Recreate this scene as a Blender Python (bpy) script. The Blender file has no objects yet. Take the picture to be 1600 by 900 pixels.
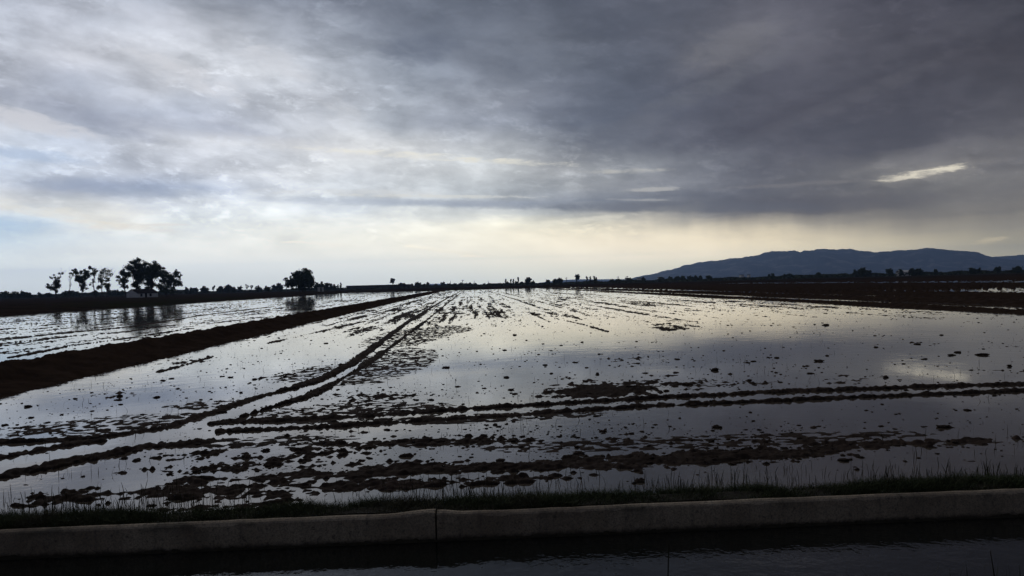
import bpy, math, random
import numpy as np
from mathutils import Matrix, Vector

random.seed(7)
RNG = np.random.default_rng(11)
S = bpy.context.scene
COL = S.collection
D2R = math.pi / 180

# ------------------------------------------------------------------ camera
FPX = 1164.0                      # focal length in pixels of a 1600 px wide frame
PITCH, ROLL = -0.345 * D2R, 1.43 * D2R
EYE = np.array((0.0, 0.0, 2.2))
FWD = np.array((0, math.cos(PITCH), math.sin(PITCH)))
R0 = np.array((1.0, 0, 0)); U0 = np.array((0, -math.sin(PITCH), math.cos(PITCH)))
RT = math.cos(ROLL) * R0 - math.sin(ROLL) * U0
UP = math.sin(ROLL) * R0 + math.cos(ROLL) * U0
cam = bpy.data.cameras.new('camera')
cam.sensor_width = 36; cam.lens = FPX / 1600 * 36
cam.clip_start = 0.1; cam.clip_end = 40000
co = bpy.data.objects.new('camera', cam); COL.objects.link(co)
co.matrix_world = Matrix(((RT[0], UP[0], -FWD[0], EYE[0]), (RT[1], UP[1], -FWD[1], EYE[1]),
                          (RT[2], UP[2], -FWD[2], EYE[2]), (0, 0, 0, 1)))
S.camera = co

def ray(px, py):
    d = FWD + RT * (px - 800) / FPX + UP * (450 - py) / FPX
    return d
def at(px, py, z=0.0):            # a point of the photograph on the level z
    d = ray(px, py); k = (z - EYE[2]) / d[2]
    return EYE + d * k
def at_y(px, py, Y):              # a point of the photograph Y metres ahead
    d = ray(px, py)
    return EYE + d * (Y / d[1])
def proj(d):
    q = d @ FWD
    return 800 + FPX * (d @ RT) / q, 450 - FPX * (d @ UP) / q

# ------------------------------------------------------------------ colour management
S.view_settings.view_transform = 'Standard'; S.view_settings.look = 'None'
S.view_settings.exposure = 0.0; S.view_settings.gamma = 1.0
S.view_settings.use_curve_mapping = False
S.render.engine = 'CYCLES'
S.cycles.max_bounces = 6; S.cycles.diffuse_bounces = 2; S.cycles.glossy_bounces = 4
S.cycles.volume_bounces = 0

# ------------------------------------------------------------------ sky
SUN_EL, SUN_AZ = 40.0, -14.0
SKY_ROWS = {   # cloud brightness of the evening sky, seen towards the hills
 0:   [(0,160,167,183),(120,163,169,184),(200,140,147,162),(300,134,141,156),(400,122,129,145),(550,110,117,133),(700,98,105,120),(900,88,94,109),(1050,90,94,108),(1200,92,94,108),(1400,82,84,98),(1600,72,75,89)],
 45:  [(0,168,174,188),(150,178,183,196),(250,176,181,193),(330,170,175,187),(420,140,147,162),(550,116,123,138),(700,100,108,124),(850,100,106,120),(1000,92,97,112),(1150,104,106,118),(1300,98,100,113),(1450,84,86,100),(1600,74,77,91)],
 85:  [(0,170,176,190),(110,182,186,198),(220,186,190,201),(300,186,191,202),(390,196,200,209),(470,170,176,189),(560,142,149,163),(640,106,114,131),(720,112,119,134),(850,104,111,125),(1000,90,96,111),(1120,108,110,121),(1250,96,98,111),(1450,82,84,98),(1600,75,77,91)],
 125: [(0,164,170,185),(120,158,164,180),(220,172,177,190),(300,198,202,211),(360,172,178,191),(440,192,197,207),(540,162,169,182),(650,138,146,160),(750,126,133,148),(860,106,113,129),(950,90,97,113),(1060,96,100,115),(1200,88,91,106),(1400,82,85,100),(1600,77,80,94)],
 160: [(0,158,165,181),(100,150,157,174),(200,152,159,176),(300,176,181,194),(400,172,178,191),(500,174,179,191),(600,160,167,180),(700,144,151,165),(800,136,142,156),(900,106,113,129),(1000,90,97,114),(1150,95,98,113),(1300,84,87,102),(1450,84,87,102),(1600,86,89,103)],
 200: [(0,190,194,205),(70,182,187,199),(130,150,157,175),(240,142,149,168),(340,148,155,173),(430,172,178,191),(520,184,189,200),(600,170,177,189),(700,146,153,168),(800,134,141,156),(920,98,106,123),(1050,90,95,112),(1200,84,88,104),(1400,86,90,106),(1600,98,101,115)],
 235: [(0,166,181,205),(90,168,182,204),(180,184,190,202),(300,198,202,211),(400,186,192,204),(480,200,204,212),(560,206,209,214),(650,196,200,207),(740,180,185,193),(830,158,163,171),(920,140,145,156),(1050,118,123,137),(1200,95,99,115),(1350,92,96,112),(1480,104,107,121),(1600,120,122,133)],
 265: [(0,184,191,205),(100,180,187,202),(220,178,186,203),(330,188,194,207),(450,198,203,212),(560,194,200,210),(680,196,201,208),(780,188,193,199),(860,172,176,183),(960,150,155,164),(1080,132,137,149),(1200,106,110,125),(1340,112,115,126),(1440,150,150,155),(1530,126,128,137),(1600,124,126,136)],
 292: [(0,190,196,207),(90,166,175,195),(180,150,161,184),(300,152,163,185),(400,178,185,199),(520,190,197,207),(620,192,198,206),(730,178,185,193),(850,160,166,175),(960,146,151,161),(1080,124,129,143),(1200,102,107,122),(1350,108,112,125),(1450,122,125,135),(1600,116,119,131)],
 315: [(0,196,200,207),(120,196,201,209),(220,180,188,203),(330,190,197,208),(440,190,197,208),(540,178,187,201),(640,176,184,195),(740,160,168,181),(850,140,148,163),(960,118,126,143),(1080,104,111,129),(1200,96,101,119),(1350,104,108,123),(1480,118,121,133),(1600,116,119,131)],
 333: [(0,186,197,211),(100,198,202,207),(180,206,208,210),(290,192,200,211),(420,200,207,215),(560,204,210,216),(680,200,206,211),(780,190,196,202),(870,176,181,186),(970,150,154,163),(1080,116,121,136),(1200,106,110,125),(1350,116,118,130),(1480,126,128,138),(1600,124,127,138)],
 348: [(0,168,188,211),(90,184,196,211),(170,206,207,208),(280,196,204,213),(420,208,213,217),(560,216,219,220),(700,222,223,218),(800,228,226,215),(900,226,223,209),(1000,222,216,202),(1090,202,196,185),(1180,174,170,166),(1300,158,156,156),(1450,146,146,151),(1600,138,140,149)],
 370: [(0,174,192,212),(150,196,204,213),(300,206,211,216),(450,216,219,219),(600,222,223,219),(750,230,227,217),(900,241,233,216),(1050,240,230,212),(1180,225,215,198),(1300,203,196,185),(1430,176,173,170),(1530,160,160,163),(1600,150,152,159)],
 395: [(0,190,201,213),(200,203,208,214),(400,212,215,217),(600,220,221,219),(800,230,227,218),(950,240,232,220),(1100,234,226,213),(1250,212,206,196),(1400,192,188,182),(1520,168,168,170),(1600,158,161,167)],
 420: [(0,192,201,212),(300,200,206,214),(600,208,213,218),(800,216,217,215),(950,214,215,211),(1100,206,207,203),(1300,194,192,188),(1600,158,162,168)],
 444: [(0,190,199,211),(400,198,206,214),(700,200,209,217),(950,204,209,211),(1200,194,197,197),(1600,156,161,168)],
}
REST = np.array((86, 90, 104.0))      # the heavy cloud that covers the rest of the sky
SKY_GAIN = 1.0
HAZE_D, HAZE_L = 9.0e-5, np.array((.100, .150, .29))    # density of the evening haze and the light it scatters
HAZE_TOP, HAZE_R = 480.0, 13900.0
def lin(c):
    c = np.asarray(c, float) / 255
    return np.where(c <= 0.04045, c / 12.92, ((c + 0.055) / 1.055) ** 2.4)
def sky_sample(px, py):
    ys = sorted(SKY_ROWS); py = min(max(py, ys[0]), ys[-1])
    def row(y):
        r = np.array(SKY_ROWS[y], float)
        return np.array([np.interp(px, r[:, 0], r[:, k]) for k in (1, 2, 3)])
    for a, b in zip(ys, ys[1:]):
        if a <= py <= b:
            f = (py - a) / (b - a)
            return row(a) * (1 - f) + row(b) * f
def sky_dir(u, v):
    if abs(u) >= 100: return lin(REST * (1 if v > 15 else 1.15))
    uc = max(-36, min(36, u)); vc = max(0.0, min(20.6, v))
    d = np.array((math.sin(uc * D2R) * math.cos(vc * D2R), math.cos(uc * D2R) * math.cos(vc * D2R), math.sin(vc * D2R)))
    c = lin(sky_sample(*proj(d)))
    side = min(1, max(0, (abs(u) - 36) / 64)); side = side * side * (3 - 2 * side)
    c = c * (1 + np.array((.33, .31, .26)) * min(1, max(0, (10 - u) / 24)) * min(1, max(0, v / 5)))
    c = c * (1 - side) + lin(REST) * side
    up = min(1, max(0, (v - 21) / 34)); up = up * up * (3 - 2 * up)
    c = c * (1 - up) + lin(REST) * up
    # the sky stands behind the haze
    L = min(HAZE_TOP / max(math.sin(v * D2R), 1e-3), HAZE_R / max(abs(math.sin(u * D2R)), abs(math.cos(u * D2R))) / math.cos(v * D2R))
    T = math.exp(-HAZE_D * L)
    return np.maximum((c - (1 - T) * HAZE_L) / T, .01)

class NT:
    def __init__(s, tree): s.t = tree; s.n = tree.nodes; s.l = tree.links
    def new(s, kind, **kw):
        n = s.n.new(kind)
        for k, v in kw.items(): setattr(n, k, v)
        return n
    def put(s, sock, v):
        if isinstance(v, bpy.types.NodeSocket): s.l.new(v, sock)
        elif v is not None: sock.default_value = v
    def m(s, op, a, b=None, c=None, clamp=False):
        n = s.new('ShaderNodeMath', operation=op, use_clamp=clamp)
        s.put(n.inputs[0], a); s.put(n.inputs[1], b)
        if c is not None: s.put(n.inputs[2], c)
        return n.outputs[0]
    def comb(s, x, y, z):
        n = s.new('ShaderNodeCombineXYZ')
        for i, v in enumerate((x, y, z)): s.put(n.inputs[i], v)
        return n.outputs[0]
    def noise(s, vec, scale, detail=4, rough=0.55, dist=0.0):
        n = s.new('ShaderNodeTexNoise'); s.put(n.inputs['Vector'], vec)
        n.inputs['Scale'].default_value = scale; n.inputs['Detail'].default_value = detail
        n.inputs['Roughness'].default_value = rough; n.inputs['Distortion'].default_value = dist
        return n.outputs['Fac']
    def mapr(s, v, a, b, c, d, smooth=True):
        n = s.new('ShaderNodeMapRange', interpolation_type='SMOOTHSTEP' if smooth else 'LINEAR')
        for i, x in enumerate((v, a, b, c, d)): s.put(n.inputs[i], x)
        return n.outputs[0]
    def mix(s, f, a, b, blend='MIX'):
        n = s.new('ShaderNodeMix', data_type='RGBA', blend_type=blend)
        s.put(n.inputs[0], f)
        for sock, v in ((n.inputs[6], a), (n.inputs[7], b)):
            s.put(sock, v if isinstance(v, bpy.types.NodeSocket) else (*v, 1) if len(v) == 3 else v)
        return n.outputs[2]

W = bpy.data.worlds.new('World'); S.world = W; W.use_nodes = True
W.node_tree.nodes.clear(); N = NT(W.node_tree)
tc = N.new('ShaderNodeTexCoord'); sp = N.new('ShaderNodeSeparateXYZ'); N.l.new(tc.outputs['Generated'], sp.inputs[0])
dx, dy, dz = sp.outputs
u = N.m('MULTIPLY', N.m('ARCTAN2', dx, dy), 180 / math.pi)
v = N.m('MULTIPLY', N.m('ARCSINE', dz), 180 / math.pi)
zz = N.m('ADD', N.m('MAXIMUM', dz, 0.0), 0.10)
cp = N.comb(N.m('DIVIDE', dx, zz), N.m('DIVIDE', dy, zz), 0.0)      # the cloud layer seen in perspective
wf = N.mapr(v, 1.5, 9.0, 0.0, 1.0)
n1 = N.noise(cp, 1.3, 3, 0.5, 0.2)
n2 = N.noise(N.comb(N.m('DIVIDE', dy, zz), N.m('DIVIDE', dx, zz), 7.3), 1.5, 3, 0.5, 0.2)
uw = N.m('ADD', u, N.m('MULTIPLY', N.m('SUBTRACT', n1, 0.5), N.m('MULTIPLY', wf, 8.0)))
vw = N.m('ADD', v, N.m('MULTIPLY', N.m('SUBTRACT', n2, 0.5), N.m('MULTIPLY', wf, 2.6)))
# ragged lower edge of the cloud and of the rain under it
nr = N.noise(N.comb(N.m('MULTIPLY', u, 1.0), N.m('MULTIPLY', v, 0.25), 2.0), 0.40, 4, 0.55)
vw = N.m('ADD', vw, N.m('MULTIPLY', N.m('SUBTRACT', nr, 0.5), N.m('MULTIPLY', N.mapr(v, 1.0, 4.0, 0.0, 0.9), N.mapr(u, 5, 14, 0.12, 1))))
ufac = N.m('MULTIPLY_ADD', uw, 1 / 220, 0.5, clamp=True)
US = [-110, -75, -52] + list(np.linspace(-36, 36, 25)) + [52, 75, 110]
VS = [0, 0.9, 1.8, 2.8, 3.8, 4.6, 5.3, 6.1, 7.2, 8.6, 10.2, 12.0, 13.9, 15.8, 17.8, 20.5, 28, 42, 60]
RAMP = 6.0
col = None
for i, vv in enumerate(VS):
    r = N.new('ShaderNodeValToRGB'); N.l.new(ufac, r.inputs[0]); cr = r.color_ramp; cr.interpolation = 'CARDINAL'
    while len(cr.elements) < len(US): cr.elements.new(0.5)
    for e, uu in zip(cr.elements, sorted(US)):
        pass
    for k, uu in enumerate(sorted(US)):
        cr.elements[k].position = uu / 220 + 0.5
    for k, uu in enumerate(sorted(US)):
        cr.elements[k].color = (*(sky_dir(uu, vv) / RAMP), 1)     # colour ramps end at 1
    if col is None: col = r.outputs[0]
    else: col = N.mix(N.mapr(vw, VS[i - 1], vv, 0, 1, smooth=False), col, r.outputs[0])
ramp = N.new('ShaderNodeVectorMath', operation='SCALE'); N.l.new(col, ramp.inputs[0]); ramp.inputs['Scale'].default_value = RAMP
col = ramp.outputs[0]
# fibres and billows inside the cloud
st = N.noise(cp, 2.8, 10, 0.6, 0.25)
st2 = N.noise(N.comb(N.m('MULTIPLY', u, 0.35), N.m('MULTIPLY', v, 1.2), 0.0), 0.7, 8, 0.58, 0.3)
tilt = N.m('MULTIPLY_ADD', u, 0.07, v)
bil = N.noise(N.comb(N.m('MULTIPLY', u, 0.16), N.m('MULTIPLY', tilt, 0.34), 3.0), 1.0, 11, 0.60, 0.25)
puff = N.mapr(N.noise(N.comb(N.m('MULTIPLY', u, 0.22), N.m('MULTIPLY', tilt, 0.55), 8.0), 1.0, 11, 0.60, 0.2), 0.47, 0.62, 0, 1)
lum = N.new('ShaderNodeRGBToBW'); N.l.new(col, lum.inputs[0])
amp = N.m('MULTIPLY', N.mapr(lum.outputs[0], 0.09, 0.5, 0.72, 0.95), N.mapr(v, 1.0, 7.0, 0.05, 1.0))
mod = N.m('ADD', N.m('MULTIPLY', N.m('SUBTRACT', st, 0.5), 0.16), N.m('MULTIPLY', N.m('SUBTRACT', st2, 0.5), 0.40))
mod = N.m('ADD', mod, N.m('MULTIPLY', N.m('SUBTRACT', bil, 0.5), 1.3))
mod = N.m('ADD', mod, N.m('MULTIPLY', N.m('SUBTRACT', puff, 0.4), 0.17))
wisp = N.mapr(N.noise(N.comb(N.m('MULTIPLY', u, 0.55), N.m('MULTIPLY', tilt, 1.25), 11.0), 1.0, 12, 0.66, 0.35), 0.50, 0.66, -0.25, 1)
mod = N.m('ADD', mod, N.m('MULTIPLY', wisp, N.mapr(N.noise(N.comb(N.m('MULTIPLY', u, 0.12), N.m('MULTIPLY', v, 0.2), 15.0), 1.0, 4, 0.5), 0.45, 0.6, 0.03, 0.24)))
mul = N.m('ADD', 1.0, N.m('MULTIPLY', mod, amp))
# single clouds, rifts and lit edges
col2 = N.new('ShaderNodeVectorMath', operation='SCALE'); N.l.new(col, col2.inputs[0]); N.l.new(mul, col2.inputs['Scale'])
rag = N.m('SUBTRACT', N.noise(N.comb(N.m('MULTIPLY', u, 0.45), N.m('MULTIPLY', tilt, 1.1), 5.0), 1.0, 10, 0.66, 0.5), 0.5)
rag2 = N.m('SUBTRACT', N.noise(N.comb(N.m('MULTIPLY', u, 0.5), N.m('MULTIPLY', v, 2.4), 9.0), 1.0, 10, 0.68, 0.4), 0.5)
col3 = col2.outputs[0]
CLOUDS = [  # px, py, half width, half height, slope, colour, strength, raggedness, softness
 (1080,150,190,18,-.38,(106,110,122),.55,2.6,1.5),(1210,185,170,20,-.28,(79,82,98),.55,2.2,1.4),(1340,150,190,13,-.32,(97,99,112),.5,2.8,1.5),(1000,25,150,24,-.1,(82,88,103),.5,2.4,1.5),(1560,235,130,20,-.18,(114,116,126),.55,2.4,1.5),(1450,60,170,18,-.25,(92,94,107),.45,2.8,1.5),(850,110,100,16,-.3,(116,123,137),.45,3,1.5),
 (655,78,70,24,-.10,(98,106,123),.65,2.0,1.4),(945,195,70,48,0,(92,99,116),.5,2.0,1.5),(1140,72,90,32,-.25,(122,123,131),.5,2.4,1.5),
 (120,180,150,18,.22,(150,157,176),.6,1.6,1.3),(50,190,110,17,.16,(210,211,218),.75,2.2,1.0),(330,203,130,15,.05,(152,159,177),.6,1.6,1.3),
 (300,120,90,24,.25,(214,215,221),.6,3.2,1.4),(425,95,80,20,.3,(210,212,219),.55,3.2,1.4),(250,30,110,20,.15,(196,199,209),.5,3,1.5),
 (50,242,120,11,.04,(165,184,212),.6,2.0,1.2),(190,293,190,15,.0,(146,159,184),.6,1.8,1.3),(450,228,150,14,.05,(212,213,217),.5,3.2,1.4),
 (560,195,60,22,.5,(204,207,213),.45,4,1.4),
 (640,243,150,6,.04,(230,228,220),.8,5.0,1.8),(800,253,100,5,.05,(222,220,211),.75,5.0,1.8),(980,267,70,4,.0,(188,188,186),.7,4.6,1.8),(1020,296,50,4,.0,(180,181,183),.7,3,1.3),(1000,312,60,2.2,.03,(172,174,178),.6,3,1.3),
 (560,300,160,6,-.02,(212,214,216),.5,3.6,1.3),(700,307,150,3,.0,(216,216,213),.6,3.4,1.3),
 (600,316,240,7,.0,(172,182,200),.6,1.6,1.2),(800,320,200,8,.02,(146,155,172),.65,1.5,1.1),(1060,324,260,10,.02,(104,111,129),.7,1.2,.9),(1290,318,220,13,-.02,(96,101,119),.45,1.4,1.3),
 (110,335,170,10,.12,(222,220,214),.6,5.0,1.8),(180,353,90,7,.08,(226,221,212),.7,5.0,1.6),(255,351,60,2.6,-.03,(222,218,211),.6,2.8,1.1),(30,352,90,14,.05,(166,189,215),.5,2,1.3),
 (500,381,85,3.0,.06,(238,236,230),.7,3.4,1.2),(690,391,85,3.4,.12,(242,237,226),.75,3.4,1.2),(738,400,26,1.8,.02,(240,234,222),.7,2.4,1.2),(880,347,120,5,-.10,(236,233,222),.4,3,1.4),
 (1545,376,26,5,-.10,(190,184,177),.6,4.6,1.6),(1440,271,110,16,-.10,(150,149,152),.45,2.5,1.6),(1440,271,72,6.5,-.11,(232,226,212),.85,4.4,1.5),(1250,288,150,4,-.02,(128,129,138),.5,3,1.4)]
for (px_, py_, rx, ry, sl_, cc, op, rg_, soft) in CLOUDS:
    d = ray(px_, py_); d = d / np.linalg.norm(d)
    u0 = math.degrees(math.atan2(d[0], d[1])); v0 = math.degrees(math.asin(d[2])); kk = 57.3 / FPX * math.cos(u0 * D2R)
    ru, rv = rx * kk * math.cos(u0 * D2R), ry * kk
    a_ = N.m('MULTIPLY', N.m('SUBTRACT', u, u0), 1 / ru)
    b_ = N.m('MULTIPLY_ADD', N.m('SUBTRACT', u, u0), (sl_ + .025) / rv, N.m('MULTIPLY', N.m('SUBTRACT', v, v0), 1 / rv))
    d_ = N.m('ADD', N.m('MULTIPLY', a_, a_), N.m('MULTIPLY', b_, b_))
    d_ = N.m('MULTIPLY_ADD', rag2 if ry < 8 else rag, rg_ * 1.5, d_)
    L_ = min(HAZE_TOP / max(math.sin(v0 * D2R), 1e-3), HAZE_R); T_ = math.exp(-HAZE_D * L_)
    col3 = N.mix(N.mapr(d_, 1.0 - soft, 1.0 + .25 * soft, op, 0), col3, tuple((lin(cc) - (1 - T_) * HAZE_L) / T_))
nish = N.new('ShaderNodeTexSky', sky_type='NISHITA', sun_disc=False)
nish.sun_elevation = math.radians(SUN_EL); nish.sun_rotation = math.radians(SUN_AZ)
nish.air_density = 1.0; nish.dust_density = 1.0
BG = 0.1
gain = N.new('ShaderNodeVectorMath', operation='SCALE'); N.l.new(col3, gain.inputs[0]); gain.inputs['Scale'].default_value = SKY_GAIN / BG
# a little blue air shows through where the cloud is thin
gap = N.m('MULTIPLY', N.mapr(n1, 0.52, 0.68, 0, 0.16), N.m('MULTIPLY', N.mapr(v, 2, 5, 0, 1), N.mapr(u, -5, -24, 0, 1)))
fin = N.mix(gap, gain.outputs[0], nish.outputs[0])
bg = N.new('ShaderNodeBackground'); bg.inputs['Strength'].default_value = BG; N.l.new(fin, bg.inputs['Color'])
out = N.new('ShaderNodeOutputWorld'); N.l.new(bg.outputs[0], out.inputs['Surface'])
W.cycles.sampling_method = 'MANUAL'; W.cycles.sample_map_resolution = 512

# ------------------------------------------------------------------ sun behind the cloud
sl = bpy.data.lights.new('sun', 'SUN'); sl.energy = 0.5; sl.angle = math.radians(16); sl.color = (1.0, 0.95, 0.88)
so = bpy.data.objects.new('sun', sl); COL.objects.link(so)
sd = Vector((math.sin(SUN_AZ * D2R) * math.cos(SUN_EL * D2R), math.cos(SUN_AZ * D2R) * math.cos(SUN_EL * D2R), math.sin(SUN_EL * D2R)))
so.rotation_euler = sd.to_track_quat('Z', 'Y').to_euler(); so.location = (0, 0, 30)

# ------------------------------------------------------------------ materials
def material(name, rough=0.8, spec=0.3):
    m = bpy.data.materials.new(name); m.use_nodes = True
    nt = NT(m.node_tree); b = nt.n['Principled BSDF']
    b.inputs['Roughness'].default_value = rough; b.inputs['Specular IOR Level'].default_value = spec
    return m, nt, b
def noisy(name, c1, c2, scale, rough=0.85, spec=0.25, bump=0.0, bscale=None, detail=5, c3=None, sc3=0.4):
    m, nt, b = material(name, rough, spec)
    g = nt.new('ShaderNodeNewGeometry').outputs['Position']
    f = nt.mapr(nt.noise(g, scale, detail, 0.6), 0.35, 0.65, 0, 1)
    c = nt.mix(f, c1, c2)
    if c3 is not None: c = nt.mix(nt.mapr(nt.noise(g, sc3, 3), 0.5, 0.66, 0, 1), c, c3)
    nt.l.new(c, b.inputs['Base Color'])
    if bump:
        bn = nt.new('ShaderNodeBump'); bn.inputs['Distance'].default_value = bump
        nt.l.new(nt.noise(g, bscale or scale * 3, 6, 0.65), bn.inputs['Height']); nt.l.new(bn.outputs[0], b.inputs['Normal'])
    return m
M_MUD = noisy('wet_mud', (0.022, 0.0155, 0.012), (0.036, 0.026, 0.020), 2.2, 0.9, 0.03, 0.02, 14, c3=(0.045, 0.031, 0.024), sc3=0.5)
M_BANK = noisy('bank_earth', (0.025, 0.017, 0.0125), (0.040, 0.027, 0.0195), 1.6, 1.0, 0.0, 0.03, 9)
M_FIELD = noisy('dry_earth', (0.018, 0.0135, 0.0105), (0.030, 0.021, 0.016), 0.15, 1.0, 0.0, c3=(0.020, 0.022, 0.012), sc3=0.02)
M_BED = noisy('field_bed', (0.05, 0.038, 0.03), (0.07, 0.05, 0.04), 1.0, 0.9)
M_SOIL = noisy('verge_soil', (0.015, 0.013, 0.009), (0.022, 0.02, 0.013), 8, 0.95, 0.1, 0.02, 30)
M_BARK = noisy('bark', (0.05, 0.04, 0.032), (0.09, 0.075, 0.06), 3, 0.95, 0.1)
M_STEM = noisy('dry_reed', (0.035, 0.03, 0.018), (0.02, 0.024, 0.012), 12, 0.9, 0.0)
M_SPROUT = noisy('rice_sprout', (0.02, 0.025, 0.012), (0.03, 0.03, 0.018), 9, 0.9, 0.0)
M_GRASS = noisy('grass', (0.024, 0.034, 0.013), (0.045, 0.054, 0.022), 6, 0.85, 0.1, c3=(0.055, 0.052, 0.03), sc3=1.4)
M_LEAF = noisy('leaf', (0.04, 0.055, 0.025), (0.065, 0.08, 0.035), 0.5, 0.9, 0.1)
M_SCRUB = noisy('scrub', (0.04, 0.05, 0.026), (0.06, 0.07, 0.036), 0.05, 0.95, 0.1)
M_WHITE = noisy('white_plaster', (0.62, 0.61, 0.58), (0.5, 0.49, 0.46), 1.2, 0.9, 0.15)
M_ROOF = noisy('old_roof_tile', (0.028, 0.021, 0.018), (0.045, 0.032, 0.026), 2.0, 0.9, 0.15)
M_DARK = noisy('dark_opening', (0.02, 0.02, 0.02), (0.03, 0.028, 0.026), 2, 0.9, 0.1)
M_WOOD = noisy('pole_wood', (0.07, 0.06, 0.05), (0.1, 0.085, 0.07), 3, 0.9, 0.1)
M_SHED = noisy('grey_cladding', (0.06, 0.056, 0.052), (0.09, 0.085, 0.08), 0.3, 0.85, 0.2)
M_HILL = noisy('hill_scrub', (0.024, 0.036, 0.026), (0.045, 0.052, 0.040), 0.0045, 0.95, 0.05, detail=8, c3=(0.15, 0.145, 0.125), sc3=0.006)
M_SCUM = noisy('algae', (0.02, 0.018, 0.012), (0.035, 0.03, 0.02), 9, 0.95, 0.1)

def concrete():
    m, nt, b = material('canal_concrete', 0.9, 0.2)
    g = nt.new('ShaderNodeNewGeometry').outputs['Position']
    s = nt.new('ShaderNodeSeparateXYZ'); nt.l.new(g, s.inputs[0])
    blot = nt.noise(g, 1.3, 6, 0.65)
    c = nt.mix(nt.mapr(blot, 0.35, 0.65, 0, 1), (0.22, 0.173, 0.118), (0.37, 0.305, 0.215))
    fine = nt.noise(g, 60, 4, 0.7)
    c = nt.mix(nt.mapr(fine, 0.42, 0.62, 0, 0.6), c, (0.11, 0.092, 0.073))
    # streaks of dirt that run down from the coping, algae near the water line
    str_ = nt.noise(nt.comb(nt.m('MULTIPLY', s.outputs[0], 7.0), 0.0, nt.m('MULTIPLY', s.outputs[2], 0.8)), 1.0, 5, 0.65)
    c = nt.mix(nt.mapr(str_, 0.5, 0.72, 0, 0.5), c, (0.075, 0.062, 0.048))
    pit = nt.noise(g, 22, 8, 0.7, 0.4)
    c = nt.mix(nt.mapr(pit, 0.56, 0.66, 0, 0.7), c, (0.06, 0.05, 0.04))
    moss = nt.noise(g, 2.2, 7, 0.7)
    c = nt.mix(nt.m('MULTIPLY', nt.mapr(moss, 0.50, 0.64, 0, 0.75), nt.mapr(s.outputs[2], 0.02, 0.12, 0.25, 1)), c, (0.062, 0.058, 0.042))
    wl = nt.m('ADD', s.outputs[2], nt.m('MULTIPLY', nt.m('SUBTRACT', nt.noise(g, 14, 4), 0.5), 0.06))
    c = nt.mix(nt.mapr(wl, -0.115, -0.06, 0.92, 0.0), c, (0.035, 0.03, 0.022))
    nt.l.new(c, b.inputs['Base Color'])
    bn = nt.new('ShaderNodeBump'); bn.inputs['Distance'].default_value = 0.006
    nt.l.new(nt.noise(g, 45, 6, 0.7), bn.inputs['Height']); nt.l.new(bn.outputs[0], b.inputs['Normal'])
    return m
M_CONC = concrete()

def water(name, base, slope_scale, slope, patches=None):
    m, nt, b = material(name, 0.03, 0.5 if name == 'canal_water' else 0.8)
    b.inputs['IOR'].default_value = 1.333
    g = nt.new('ShaderNodeNewGeometry').outputs['Position']
    nt.l.new(nt.mix(nt.noise(g, 0.3, 4), tuple(x * 0.8 for x in base), tuple(x * 1.2 for x in base)), b.inputs['Base Color'])
    h = nt.noise(g, slope_scale, 3, 0.5)
    h2 = nt.m('MULTIPLY', nt.noise(g, slope_scale * 5, 2, 0.5), 0.25)
    amt = nt.mapr(nt.noise(g, 0.12, 3), 0.42, 0.62, 0.35, 1.6)
    bn = nt.new('ShaderNodeBump'); bn.inputs['Distance'].default_value = slope / slope_scale
    nt.l.new(nt.m('MULTIPLY', nt.m('ADD', h, h2), amt), bn.inputs['Height']); nt.l.new(bn.outputs[0], b.inputs['Normal'])
    return m
M_WATER = water('paddy_water', (0.066, 0.054, 0.041), 2.0, 0.0042)
M_CANAL = water('canal_water', (0.006, 0.007, 0.006), 4.0, 0.035)

# ------------------------------------------------------------------ object helpers
def link(name, me, mat=None, parent=None, **props):
    o = bpy.data.objects.new(name, me); COL.objects.link(o)
    if mat is not None and me is not None and not len(me.materials): me.materials.append(mat)
    if parent is not None: o.parent = parent
    for k, val in props.items(): o[k] = val
    return o
def empty(name, loc, **props):
    o = bpy.data.objects.new(name, None); COL.objects.link(o); o.location = loc
    o.empty_display_size = 0.2
    for k, val in props.items(): o[k] = val
    return o
def mesh(name, vs, faces, smooth=False):
    me = bpy.data.meshes.new(name)
    vs = np.asarray(vs, np.float32); faces = np.asarray(faces, np.int32)
    n, k = faces.shape
    me.vertices.add(len(vs)); me.vertices.foreach_set('co', vs.ravel())
    me.loops.add(n * k); me.loops.foreach_set('vertex_index', faces.ravel())
    me.polygons.add(n); me.polygons.foreach_set('loop_start', np.arange(0, n * k, k, dtype=np.int32))
    me.polygons.foreach_set('use_smooth', np.full(n, smooth))
    me.update(calc_edges=True); me.validate()
    return me
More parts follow.
